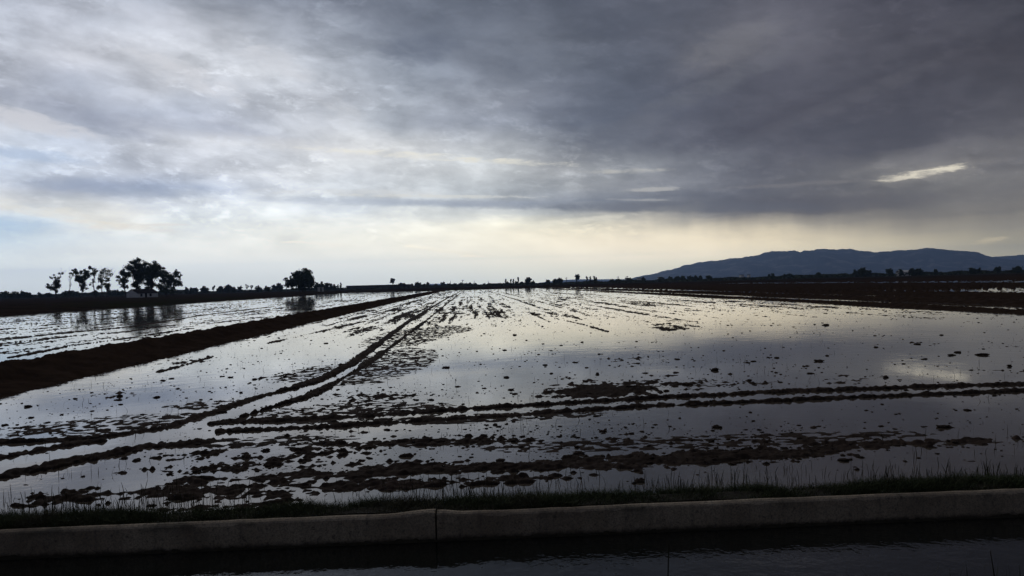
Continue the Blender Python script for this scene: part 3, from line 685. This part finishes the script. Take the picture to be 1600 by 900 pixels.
# ------------------------------------------------------------------ clods of mud
def ico(sub):
    import bmesh
    bm = bmesh.new(); bmesh.ops.create_icosphere(bm, subdivisions=sub, radius=1)
    v = np.array([x.co[:] for x in bm.verts]); f = np.array([[x.index for x in p.verts] for p in bm.faces]); bm.free(); return v, f
I1, I2 = ico(1), ico(3)
def lump(base, k):
    v, f = base; n = fbm(v[:, 0] * 1.3 + 9.7 * k, v[:, 1] * 1.3 + v[:, 2] * 1.9 + 3.1 * k, 3, k % 12)
    n2 = fbm(v[:, 0] * 3.3 + 9.7 * k, v[:, 1] * 3.1 - v[:, 2] * 2.9 + 3.1 * k, 2, (k + 4) % 12)
    w = v * (1 + .75 * n + .35 * n2)[:, None]; w[:, 2] *= .42; return w
CLODS = [mesh('mud_clod', lump(I2, k), I2[1], True) for k in range(9)]
for me in CLODS: me.materials.append(M_MUD)
def clod(X, Y, r, label, group, z=0.0):
    o = link('mud_clod', random.choice(CLODS)); o.location = (X, Y, z + r * .12)
    o.scale = (r * random.uniform(.9, 1.6), r * random.uniform(.8, 1.3), r * random.uniform(.7, 1.1)); o.rotation_euler = (0, 0, random.uniform(0, 6.28))
    o['label'] = label; o['category'] = 'clod'; o['group'] = group
NAMED = [(1290,506,5.5,'single dark clod alone in bright water below the middle of the blue hill'),
 (1432,536,4.6,'upright round clod standing alone in open water above the bright reflected rift'),
 (1369,541,4.4,'small round clod beside the upright clod in open water'),
 (1280,562,6.5,'large ragged clod in the clod field above the two parallel ridges'),
 (1487,553,5.5,'smooth oval clod among three near the bright reflected rift'),
 (1497,549,4.5,'smaller clod touching the gap behind the smooth oval clod'),
 (1535,552,7,'spiky wide clod at the far end of the three near the reflected rift'),
 (905,705,10,'largest mud clod in the water between the parallel ridges and the brown mud strip'),
 (345,641,8,'dark clod sitting where the wheel ridge tail meets the water lane'),
 (678,640,7,'square clod perched on the upper parallel ridge near its middle'),
 (792,588,5,'upright clod alone in blue water right above the parallel ridges') ,
 (1121,665,8,'rounded clod in still water just below the lower parallel ridge'),
 (1117,576,7,'dark clod at the hut end of the clod field below the mud islet'),
 (1474,664,9,'wide flat clod with a tail in dim water under the hill'),
 (384,711,6,'knobbly clod at the end of the water lane mud'),
 (782,717,6,'dark clod on the edge of the brown mud strip near the wall joint'),
 (982,690,5,'small dark clod near the largest clod, on its hill side'),
 (1076,598,8,'highest clod of the long raft above the parallel ridges'),
 (990,602,9,'tallest stump of mud rising from the long raft above the parallel ridges'),
 (187,617,6,'dark clod among flat flakes in the blue reflection below the levee'),
 (245,619,5,'round clod at the hill end of the flakes below the levee'),
 (398,591,5,'round clod alone in the blue reflection beside the wheel ridge'),
 (360,588,4.5,'clod with a small neighbour in the blue reflection beside the wheel ridge'),
 (697,572,6,'ragged clod in the water between the broken ridge and the bright glow'),
 (804,522,4,'small round clod floating in the cream reflection')]
for px, py, r, lb in NAMED:
    lb = lb.replace('right above', 'just above')
    p = at(px, py + r * .4); k = p[1] / FPX
    clod(p[0], p[1], r * k * .8, lb, 'clods that stand out in the water')
# other clods: the nearest as single objects, the far small ones as one
n = 70000
d = 8.8 * (11 ** RNG.random(n)); a = RNG.uniform(-41, 41, n) * D2R
X = d * np.tan(a); Y = d
dn = np.zeros(n)
for (px, py, rx, ry, am) in BLOBS: dn = np.maximum(dn, am * blob(X, Y, px, py, rx * 1.5, ry * 1.9))
cl = fbm(X / 1.6, Y / 2.2, 3, 3); t, s = rowcoord(X, Y)
rw = fbm(t / .5, s / 10, 2, 8)
pr = .05 + .50 * dn + .34 * sstep(cl, .12, .5) + .16 * sstep(rw, .1, .5) * sstep(Y, 18, 40) + .10 * sstep(Y, 25, 60)
ok = RNG.random(n) < pr; X, Y, d = X[ok], Y[ok], d[ok]
zt, lab = terrain(X, Y); ok = ((zt < .06) & (lab < 20)) | ((lab == 20) & (RNG.random(len(X)) < .8)) & (Y > WALL_A + WALL_K * X + 1.2); X, Y, d, zt = X[ok], Y[ok], d[ok], zt[ok]
R = .005 + .016 * RNG.random(len(X)) ** 4 + .035 * (RNG.random(len(X)) ** 16)
R = np.minimum(R * (1 + .016 * d), .11)
R = np.where(RNG.random(len(X)) < .6, R * .7, R)
order = np.argsort(-R / d); big = order[:260]; small = order[260:]
def region(x, y):
    t, s = rowcoord(x, y)
    tr = rowcoord(*at(560, 560)[:2])[0]
    if t < BANK_T: return 'flooded plot beyond the levee'
    if t < tr: return 'flooded strip between the levee and the wheel ridge'
    yc = np.interp(x, gp(RIDGES[5][1])[:, 0], gp(RIDGES[5][1])[:, 1])
    if y < yc: return 'water between the parallel ridges and the reed stubble'
    if y < yc + 7: return 'water just beyond the two parallel ridges'
    return 'wide open water towards the vanishing wheel tracks'
for i in big:
    rg = region(X[i], Y[i])
    clod(X[i], Y[i], R[i], 'small dark mud clod in the ' + rg, 'mud clods in the ' + rg, max(0, zt[i]))
vs = np.concatenate([lump(I1, k)[None] for k in range(12)]); nv = len(I1[0])
sel = RNG.integers(0, 12, len(small)); rot = RNG.uniform(0, 6.28, len(small))
B = vs[sel] * (R[small][:, None] * RNG.uniform(.8, 1.5, (len(small), 1)))[:, :, None]
c, s_ = np.cos(rot)[:, None], np.sin(rot)[:, None]
Vx = B[:, :, 0] * c - B[:, :, 1] * s_ + X[small][:, None]; Vy = B[:, :, 0] * s_ + B[:, :, 1] * c + Y[small][:, None]; Vz = B[:, :, 2] + (np.maximum(zt[small], 0) + R[small] * .1)[:, None]
V = np.stack([Vx, Vy, Vz], -1).reshape(-1, 3); F = (I1[1][None] + (np.arange(len(small)) * nv)[:, None, None]).reshape(-1, 3)
link('scattered_mud', mesh('scattered_mud', V, F, True), M_MUD, None, kind='stuff', label='countless small crumbs of dark mud strewn over the flooded plots', category='mud')

# ------------------------------------------------------------------ trees
def leaf_quads(C, size):
    n = len(C); a = RNG.normal(size=(n, 3)); a /= np.linalg.norm(a, axis=1)[:, None]
    b = np.cross(a, RNG.normal(size=(n, 3))); b /= np.linalg.norm(b, axis=1)[:, None] + 1e-9
    s = (size * RNG.uniform(.55, 1.3, n))[:, None]
    V = np.stack([C - a * s, C + b * s * .55, C + a * s, C - b * s * .55], 1).reshape(-1, 3)
    return V, np.arange(4 * n).reshape(n, 4)
def tree(name, label, base_px, D, blobs, dens=.9, trunk_r=.25, leaf=.25, bare=(), trunks=None, group=None, zb=.3, leaf_mat=None, cat='tree', fill=.35):
    """blobs: (px, py, r px, density) leaf masses with depth; each hangs on its own limb"""
    k = D / FPX
    b0 = at_y(base_px[0], base_px[1], D); b0 = np.array((b0[0], b0[1], zb))
    root = empty(name, tuple(b0), label=label, category=cat)
    if group: root['group'] = group
    T = Geo(); CR = []
    bases = trunks or [base_px[0]]
    bb = [np.array((at_y(p, base_px[1], D)[0], D + random.uniform(-1, 1), zb - .3)) for p in bases]
    def limb(p, q, r0, r1, kk=6, wig=.07):
        L = np.linalg.norm(q - p); n = 5; pts = []
        for i in range(n + 1):
            t = i / n; w = RNG.normal(size=3) * L * wig * math.sin(math.pi * t); w[2] *= .4
            m = p + (q - p) * t + w; m[2] = p[2] + (q[2] - p[2]) * t ** .85; pts.append(m)
        T.tube(pts, [r0 + (r1 - r0) * i / n for i in range(n + 1)], kk); return pts
    cs = []
    for (px, py, r, de) in blobs:
        c = at_y(px, py, D); R = r * k; c = c + np.array((0, random.uniform(-1, 1) * R * 1.1, 0)); cs.append((c, R, de))
    top = {}
    for i, b in enumerate(bb):
        mine = [c for c in cs if np.argmin([abs(c[0][0] - q[0]) for q in bb]) == i]
        if not mine: mine = cs
        mx = np.mean([c[0] for c in mine], 0); f = b + (mx - b) * .5; f[0] = b[0] + (mx[0] - b[0]) * .35
        f[2] = min(f[2], min(c[0][2] + .2 * c[1] for c in mine)) if len(mine) > 1 else f[2]
        f[2] = max(f[2], zb + 1.2)
        tp = limb(b, f, trunk_r, trunk_r * .72, 8, .03); top[i] = f
        for c, R, de in mine:
            pts = limb(f, c, trunk_r * .5, trunk_r * .14)
            for j in range(5):
                q = c + RNG.normal(size=3) * R * .5; limb(c if j % 2 else pts[3], q, trunk_r * .13, trunk_r * .04, 4, .1)
    for (x0, y0, x1, y1) in bare:
        p, q = at_y(x0, y0, D), at_y(x1, y1, D); q[1] += random.uniform(-1, 1)
        pts = limb(p, q, trunk_r * .35, trunk_r * .10, 5, .1)
        for j in (2, 3, 4, 4, 5):
            e = pts[j] + (q - p) * RNG.uniform(.15, .35) + RNG.normal(size=3) * np.linalg.norm(q - p) * .16
            limb(pts[j], e, trunk_r * .10, trunk_r * .04, 4, .1)
    for c, R, de in cs:
        n = int(de * dens * 92 * (R / leaf / 2.2) ** 2) + 8
        ncl = max(4, int(9 * (R / 1.4) ** 1.5)); cc = RNG.normal(size=(ncl, 3)); cc /= np.linalg.norm(cc, axis=1)[:, None]; cc *= R * RNG.uniform(fill, .92, (ncl, 1))
        w = RNG.integers(0, ncl, n); C = c + cc[w] + RNG.normal(size=(n, 3)) * R * .22 * np.array((1, 1, .8)); CR.append(C)
    C = np.concatenate(CR); V, F = leaf_quads(C, leaf)
    V = V.copy(); V[:, 2] = np.maximum(V[:, 2], zb + .05)
    child(T, 'trunk', M_BARK, root)
    g = Geo(); g.add(V, F); child(g, 'crown', leaf_mat or M_LEAF, root)
    return root
HZ = lambda px: 443 - (px - 800) * .025
def zpx(x0, y0, X, Y, s): return x0 + X / s, y0 + Y / s
def B(lst): return [(60 + a / 6.4, 390 + b / 6.4, r / 6.4, d) for a, b, r, d in lst]
def L(lst): return [(60 + a / 6.4, 390 + b / 6.4, 60 + c / 6.4, 390 + d / 6.4) for a, b, c, d in lst]
TG = 'tall trees around the white hut'
tree('tree', 'small sparse tree at the outer end of the row, low tufts and one wispy branch', (86, 458), 320,
     B([(110,370,30,1),(190,375,44,1.3),(150,275,24,1),(210,300,30,.8),(225,235,22,.5),(165,330,25,.8),(175,420,22,1.2),(90,350,16,.7),(215,350,25,1)]), bare=L([(215,290,245,215),(225,280,225,210)]), group=TG)
tree('tree', 'thin bare tree with a snaking trunk and scarcely any leaves', (109.5, 456.5), 322,
     B([(318,235,16,.35),(345,258,12,.4),(308,270,10,.4)]), trunk_r=.18, bare=L([(312,300,325,215),(312,300,355,255),(318,260,300,235)]), group=TG)
tree('tree', 'vase-shaped leafy tree with a forked flat top', (127.5, 457.5), 318,
     B([(360,195,22,1.2),(375,240,32,1.2),(400,285,36,1.2),(440,290,44,1.1),(512,180,24,1.2),(490,235,34,1.2),(455,215,28,.9),(430,350,36,1.2),(415,315,26,1.2),(435,400,26,1.2),(480,270,34,1),(535,240,18,.5),(485,385,16,.5),(430,230,26,.7)]), group=TG)
tree('tree', 'slender upright tree with a thin see-through top, between two leafier trees', (145.8, 456.5), 322,
     B([(560,215,30,.45),(545,190,18,.4),(580,225,18,.4),(562,243,14,.9),(535,350,20,.35),(560,320,18,.3),(535,300,14,.3)]), trunk_r=.26, bare=L([(556,280,550,180),(556,270,590,200),(552,330,520,290)]), group=TG)
tree('tree', 'half bare tree on twin trunks with a fan of leafless twigs', (163, 456), 320,
     B([(615,375,28,1),(640,345,26,.8),(690,350,36,1.2),(690,395,30,1),(640,250,40,.42),(690,235,42,.42),(650,300,34,.6),(700,300,30,.7),(640,195,22,.4),(620,270,20,.5)]), trunks=[158, 167], trunk_r=.2,
     bare=L([(690,300,755,185),(680,260,735,200),(690,240,690,175),(650,250,635,175),(700,290,770,215)]), group=TG)
tree('tree', 'leaning tree with drooping side branches beside the white hut', (197, 457), 318,
     B([(845,245,38,1.1),(800,280,26,1),(835,300,34,.9),(875,250,40,1.1),(880,310,38,1),(850,355,26,.8),(880,375,22,1),(785,310,14,.6),(815,340,12,.6),(820,375,9,.6),(850,215,26,1)]), trunk_r=.3, bare=L([(830,300,780,315),(820,310,800,355)]), group=TG)
tree('tree', 'tallest broad-crowned tree standing behind the white hut', (215, 457.5), 324,
     B([(980,135,46,1.1),(925,180,40,1.0),(925,135,26,.9),(1010,110,30,.9),(1000,200,62,1.2),(960,250,50,1.1),(1050,215,60,1.2),(940,210,40,1),(1030,290,55,1.1),(985,350,42,1.1),(1060,150,40,.9),(960,330,30,.7),(1000,380,34,1.1)]), trunk_r=.45, group=TG)
tree('tree', 'thick domed tree merging with the tallest tree over the hut roof', (232.5, 457.5), 316,
     B([(1150,165,50,1.1),(1195,185,44,1.1),(1120,230,60,1.2),(1170,250,56,1.1),(1100,180,44,1.1),(1080,290,54,1.1),(1130,320,48,.9),(1110,365,38,1.1),(1215,230,40,1),(1160,350,34,.7),(1085,380,30,1.1)]), trunks=[230, 238], trunk_r=.38, group=TG)
tree('tree', 'wide bushy tree at the inner end of the hut group, leaves to the ground', (263, 458), 316,
     B([(1270,250,52,1.1),(1330,265,48,1),(1385,245,36,1),(1410,285,26,.8),(1300,330,54,1.1),(1370,330,46,1),(1240,310,40,1),(1290,395,44,1.1),(1225,370,36,.8),(1340,400,36,.9),(1400,340,28,.8),(1260,205,28,.9),(1375,215,20,.8),(1420,255,16,.7),(1240,400,30,.8)]), trunks=[258, 268], trunk_r=.34, group=TG)
def C2(lst): return [(300 + a / 5, 380 + b / 5, r / 5, d) for a, b, r, d in lst]
tree('tree', 'big round domed tree standing by itself beyond the levee', (472, 451), 360,
     C2([(880,235,42,1.2),(840,245,42,1.2),(800,260,36,1.2),(915,250,36,1.2),(930,285,30,1.2),(790,300,40,1.2),(850,300,55,1.4),(900,310,48,1.4),(780,325,30,1.2),(860,340,40,1.4),(925,325,26,1.2),(770,270,14,.6),(870,270,50,1.3)]), trunk_r=.4, leaf=.4, group='trees by the round tree')
tree('tree', 'thin wispy tree leaning on the side of the round tree', (448, 451), 362, C2([(740,290,22,.5),(735,275,12,.4),(755,310,26,.8),(745,330,24,1)]), trunk_r=.18, leaf=.4, group='trees by the round tree')

# trees on the skyline: px, top py, width px, kind
def skyline(px, top, w, kind, D, label, grp):
    by = HZ(px) + 1.9 * FPX / D; h = by - top; sp = D / FPX
    if kind == 'poplar':
        bl = [(px + random.uniform(-.15, .15) * w, by - h * f, max(w * .5 * (1 - .45 * abs(f - .45)), .6), 1.3) for f in (.25, .42, .58, .72, .86)]
    elif kind == 'umbrella':
        bl = [(px + random.uniform(-.45, .45) * w, top + h * random.uniform(.15, .4), w * .26, 1.2) for _ in range(5)] + [(px, by - h * .3, w * .12, .8)]
    elif kind == 'sparse':
        bl = [(px + random.uniform(-.4, .4) * w, top + h * random.uniform(.1, .75), w * .2, .55) for _ in range(5)]
    else:
        bl = [(px + random.uniform(-.32, .32) * w, by - h * random.uniform(.3, .62), min(w * .3, h * .36), 1.3) for _ in range(5)] + [(px, top + h * .35, min(w * .3, h * .36), 1.3), (px - w * .2, by - h * .25, min(w * .3, h * .3), 1.2), (px + w * .2, by - h * .25, min(w * .3, h * .3), 1.2)]
    tree('bush' if kind == 'bush' else 'tree', label, (px, by), D, bl, trunk_r=.22 * D / 500, leaf=.0011 * D, group=grp, cat='bush' if kind == 'bush' else 'tree', leaf_mat=M_LEAF)
ORD = 'first second third fourth fifth sixth seventh eighth ninth tenth eleventh twelfth thirteenth fourteenth fifteenth sixteenth seventeenth eighteenth nineteenth twentieth'.split()
def zone(where, start, lst, D):
    cnt = {}
    nice = {'bush': 'low skyline bush', 'round': 'round-headed skyline tree', 'poplar': 'narrow skyline poplar', 'umbrella': 'flat-topped skyline tree', 'sparse': 'ragged skyline tree'}
    tot = {}
    for a in lst: tot[a[3]] = tot.get(a[3], 0) + 1
    for px, top, w, kind in sorted(lst, key=lambda a: a[0]):
        i = cnt.get(kind, 0); cnt[kind] = i + 1
        lb = f'{nice[kind]} {where}' + (f', {ORD[i]} from {start}' if tot[kind] > 1 else '')
        skyline(px, top, w, kind, D * random.uniform(.95, 1.08), lb, 'skyline trees ' + where)
zone('behind the row of thin trees', 'the picture edge', [(6,455,14,'bush'),(14,454.5,12,'bush'),(25,455.5,14,'bush'),(35,454.5,12,'bush'),(46,457,14,'bush'),(61,454.5,5,'round'),(72,457,14,'bush'),(103,452.5,10,'bush'),(111,453.5,12,'bush'),(120,454.5,12,'bush'),(150,453.5,11,'bush'),(176,452.5,12,'bush'),(184,452.6,9,'bush'),(190,454,10,'bush')], 520)
zone('between the hut and the round tree', 'the hut', [(291,444.5,7,'round'),(300,447.5,10,'bush'),(306,447,7,'bush'),(318,443.5,7,'round'),(320,448,12,'bush'),(333,444.5,6,'sparse'),(344,447,12,'bush'),(356,443.5,12,'round'),(366,447.5,10,'bush'),(372,445.5,7,'bush'),(377,443.5,6,'round'),(386,443,5,'sparse'),(393,444.5,5,'sparse'),(404,447,12,'bush'),(418,445,9,'bush'),(428,441.5,7,'round'),(435,439.5,10,'round'),(440,443,7,'bush')], 560)
zone('between the round tree and the long shed', 'the round tree', [(495,438,9,'round'),(503,437.2,9,'round'),(510,438,8,'round'),(516,438.6,7,'round'),(522,439.3,6,'round'),(528,444,2.4,'poplar'),(532.5,441,2.8,'poplar')], 540)
zone('above the long dark shed', 'the round tree', [(614.5,435.5,11,'umbrella'),(626,440.5,8,'round'),(632,441,6,'bush'),(644,443,3,'poplar'),(654,439,10,'round'),(663,442.5,7,'bush'),(669,441.5,4,'poplar')], 760)
zone('where the wheel tracks vanish', 'the long shed', [(682,443.5,8,'bush'),(693,440,8,'round'),(701,442.5,8,'bush'),(710,441.8,8,'round'),(720,441,8,'round'),(730,442.5,8,'bush'),(735,441,7,'round'),(742,442.3,6,'bush'),(757,442.5,9,'bush'),(765,442.2,8,'bush')], 820)
zone('between the wheel tracks and the blue hill', 'the wheel tracks', [(790.5,435.5,2.4,'poplar'),(793,438.5,4,'bush'),(798,435.5,2.2,'poplar'),(802,435,2.0,'poplar'),(806,437.5,4,'bush'),(809.5,432.5,2.6,'poplar'),(816,439,6,'bush'),(825,430.8,11,'round'),(833,437.5,6,'bush'),(857,437,8,'bush'),(868,434.5,8,'bush'),(875,432,9,'round'),(901,429.2,11,'umbrella'),(917,431.5,2.8,'poplar'),(922,431.8,2.4,'poplar'),(929,430.8,3.0,'poplar'),(931.5,433,2.4,'poplar'),(956,435.5,8,'bush'),(966,435.5,8,'bush')], 700)
zone('below the low end of the blue hill', 'the wheel tracks', [(984,433.5,8,'bush'),(1006,431.5,6,'bush'),(1034,432,9,'bush'),(1046,431.5,8,'bush'),(1060,431,9,'bush'),(1068,430,8,'bush'),(1078,429.6,8,'bush'),(1086,429,8,'round'),(1094,428.6,8,'round'),(1108,430.5,10,'bush')], 760)
zone('below the high part of the blue hill', 'the wheel tracks', [(1201,425.5,5,'round'),(1207,425.0,7,'round'),(1226,426,4,'round'),(1234,425.5,7,'round'),(1279,425,10,'bush'),(1337,418.4,8,'round'),(1349,415.8,13,'round'),(1358,419.5,6,'round'),(1391,417.3,10,'round'),(1407,417.6,8,'round')], 620)
zone('below the tail end of the blue hill', 'the pale farmhouse', [(1425,416.6,9,'round'),(1435.5,417.2,11,'round'),(1462,418.6,8,'round'),(1519,417.4,12,'bush'),(1530,416.6,7,'round'),(1560,414.8,9,'round'),(1590,415.8,14,'bush')], 600)
# the unbroken low scrub along the whole skyline
n = 60000
az = RNG.uniform(-41, 41, n) * D2R; px = 800 + FPX * np.tan(az)
Dd = RNG.uniform(620, 1000, n)
hgt = 1.6 + 1.5 * np.maximum(fbm(px / 22, px * 0, 3, 4), -.6) + 1.4 * (px < 300) + 1.0 * sstep(px, 1050, 1300)
C = np.stack([Dd * np.tan(az), Dd, .3 + hgt * RNG.random(n) ** .8 * Dd / 800], 1)
V, F = leaf_quads(C, np.full(n, 1.3)); V[:, 2] = np.maximum(V[:, 2], .2)
link('scrub', mesh('scrub', V, F), M_SCRUB, None, kind='stuff', label='continuous dark low scrub along the whole skyline', category='scrub')

# ------------------------------------------------------------------ buildings and poles
def hut():
    D = 300; k = D / FPX; z0 = .3
    a = at_y(197.6, 464, D); b = at_y(214.2, 464, D); c = at_y(232.5, 463, D + 3)
    w = b[0] - a[0]; ln = 11.0; eave, ridge = 1.75, 3.35
    root = empty('hut', (a[0], D, z0), label='small white gabled hut with a dark tiled roof under the tall trees', category='hut')
    ang = math.radians(-58)       # the long side runs back and away
    root.rotation_euler = (0, 0, 0)
    ux = np.array((1.0, .12, 0)); ux /= np.linalg.norm(ux); uy = np.array((.78, .62, 0)); uy /= np.linalg.norm(uy); o = np.array((0, 0, 0.0))
    ln = 7.6
    def P(s, t, z): return o + ux * s + uy * t + np.array((0, 0, z))
    g = Geo()
    v = [P(0,0,0),P(w,0,0),P(w,0,eave),P(w/2,0,ridge - .08),P(0,0,eave),P(0,ln,0),P(w,ln,0),P(w,ln,eave),P(w/2,ln,ridge - .08),P(0,ln,eave)]
    g.add(v, [(0,1,2,4),(2,3,4,4),(6,5,9,7),(9,8,7,7),(1,6,7,2),(5,0,4,9)])
    wl_ = g.build('wall', M_WHITE, root)
    g = Geo(); e = .22
    for s0, s1 in ((-e, w / 2), (w + e, w / 2)):
        z0_, z1_ = eave - .16, ridge
        v = [P(s0,-e,z0_),P(s1,-e,z1_),P(s1,ln+e,z1_),P(s0,ln+e,z0_)]; v2 = [p + np.array((0,0,.13)) for p in v]
        g.add(v + v2, [(0,1,2,3),(4,7,6,5),(0,4,5,1),(2,6,7,3),(1,5,6,2),(0,3,7,4)])
    g.build('roof', M_ROOF, root)
    for t in (1.0, 4.4):
        g = Geo(); q = [P(w+.012,t,.35),P(w+.012,t+.8,.35),P(w+.012,t+.8,1.5),P(w+.012,t,1.5)]; q2 = [p + ux * .02 for p in q]
        g.add(q + q2, [(4,5,6,7),(0,1,5,4),(1,2,6,5),(2,3,7,6),(3,0,4,7)]); g.build('window', M_DARK, root)
    g = Geo(); q = [P(w+.012,2.7,.02),P(w+.012,3.5,.02),P(w+.012,3.5,1.6),P(w+.012,2.7,1.6)]; q2 = [p + ux * .02 for p in q]
    g.add(q + q2, [(4,5,6,7),(0,1,5,4),(1,2,6,5),(2,3,7,6),(3,0,4,7)]); g.build('door', M_DARK, root)
hut()
def box_house(name, px0, px1, base, eavep, ridgep, D, depth, label, cat, wmat=M_WHITE, rmat=M_ROOF, flat=False, openings=0):
    a, b = at_y(px0, base, D), at_y(px1, base, D); k = D / FPX; w = b[0] - a[0]
    by = HZ((px0 + px1) / 2) + 1.9 * FPX / D
    eave = (by - eavep) * k; ridge = (by - ridgep) * k
    root = empty(name, (a[0], D, .3), label=label, category=cat)
    g = Geo()
    if flat:
        g.box(0, w, 0, depth, 0, eave); g.build('wall', wmat, root)
        g = Geo(); g.box(-.3, w + .3, -.3, depth + .3, eave + .004, ridge); g.build('roof', rmat, root)
    else:
        g.box(0, w, 0, depth, 0, eave); g.build('wall', wmat, root)
        g = Geo(); e = .3
        v = [(-e,-e,eave-.02),(w+e,-e,eave-.02),(w+e,depth/2,ridge),(-e,depth/2,ridge),(-e,depth+e,eave-.02),(w+e,depth+e,eave-.02)]
        v = v + [(x, y, z + .2) for x, y, z in v]
        g.add(v, [(0,1,2,3),(3,2,5,4),(6,9,8,7),(9,10,11,8),(0,6,7,1),(4,5,11,10),(0,3,9,6),(3,4,10,9),(1,7,8,2),(2,8,11,5)]); g.build('roof', rmat, root)
    for i in range(openings):
        x = w * (i + .5) / openings; g = Geo(); g.box(x - w * .06, x + w * .06, -.03, -.003, eave * .3, eave * .72); g.build('window', M_DARK, root)
box_house('shed', 541, 640, 449, 446.6, 445.2, 640, 22, 'long low dark shed with a flat roof beyond the levee', 'shed', M_SHED, M_ROOF, True)
box_house('kiosk', 496.3, 499.3, 452.5, 449.6, 449.0, 440, 1.2, 'tiny white cabin at the foot of the round tree, nearer to the tree', 'cabin', M_WHITE, M_WHITE, True)
box_house('kiosk', 502.8, 505.2, 452.3, 448.8, 448.4, 440, 1.0, 'tiny taller white cabin near the round tree, farther from the tree', 'cabin', M_WHITE, M_WHITE, True)
box_house('house', 1407, 1424, 427, 425, 422.3, 640, 8, 'low pale farmhouse among dark trees in front of the blue hill', 'house', M_WHITE, M_WHITE, False, 3)
for px0, px1, ev, rd, lb in ((978,981,434.7,434.0,'tiny white house below the lowest end of the blue hill'), (996,1002,434.9,434.2,'small white house beside bushes at the low end of the blue hill'),
        (1029,1033,433.6,432.9,'small pale house at the edge of the bushes below the hill'), (1158,1163,429.9,429.2,'small pale house standing alone below the middle slope of the hill'), (1170,1173,429.8,429.1,'tiny pale house next to a lone one below the middle slope')):
    box_house('house', px0, px1, ev + 2.2, ev, rd, 1050, 8, lb, 'house')
box_house('house', 843, 846.5, 444, 442.4, 441.9, 520, 3, 'tiny pale block on the dark far bank near the round-headed tree', 'house', M_SHED, M_SHED, True)

def pole(px, top, D, arm, label):
    by = HZ(px) + 1.9 * FPX / D; p = at_y(px, by, D); h = (by - top) * D / FPX
    root = empty('utility_pole', (p[0], D, .3), label=label, category='pole', group='utility poles on the skyline')
    g = Geo(); g.tube([(0,0,-.5),(0,0,h*.5),(0,0,h)], [.26,.23,.18], 6); g.build('pole', M_WOOD, root)
    if arm:
        g = Geo(); g.box(-1.3, 1.3, -.21 - .1, -.21, h - .9, h - .65); g.build('crossarm', M_WOOD, root)
for px, top, arm, lb in ((723,436.8,1,'wooden utility pole with crossarm on the skyline above the wheel tracks'),(704,438.5,0,'short thin pole on the skyline on the shed side of the wheel tracks'),(741,438.6,0,'thin pole on the skyline just past the wheel tracks'),
      (763,438.8,0,'thin pole beside the fence of thin posts on the skyline'),(885,433,1,'utility pole with crossarm beside the flat-topped open tree'),(966,431.6,1,'utility pole with crossarm before the low tip of the hill'),(980,430.8,1,'utility pole with crossarm against the low tip of the hill'),(853.5,436,0,'thin bare pole between round-headed tree and the hill')):
    pole(px, top, 640, arm, lb)

# ------------------------------------------------------------------ haze
g = Geo(); g.box(-HAZE_R, HAZE_R, -HAZE_R, HAZE_R, -1.6, HAZE_TOP)
hz = g.build('haze', None, None, kind='stuff', label='thin blue evening haze over the whole plain', category='haze')
m = bpy.data.materials.new('haze'); m.use_nodes = True; m.node_tree.nodes.clear()
pv = m.node_tree.nodes.new('ShaderNodeVolumePrincipled'); mo = m.node_tree.nodes.new('ShaderNodeOutputMaterial')
pv.inputs['Color'].default_value = (0.38, 0.57, 1.0, 1); pv.inputs['Density'].default_value = HAZE_D; pv.inputs['Anisotropy'].default_value = 0.55
m.node_tree.links.new(pv.outputs[0], mo.inputs['Volume']); hz.data.materials.append(m)
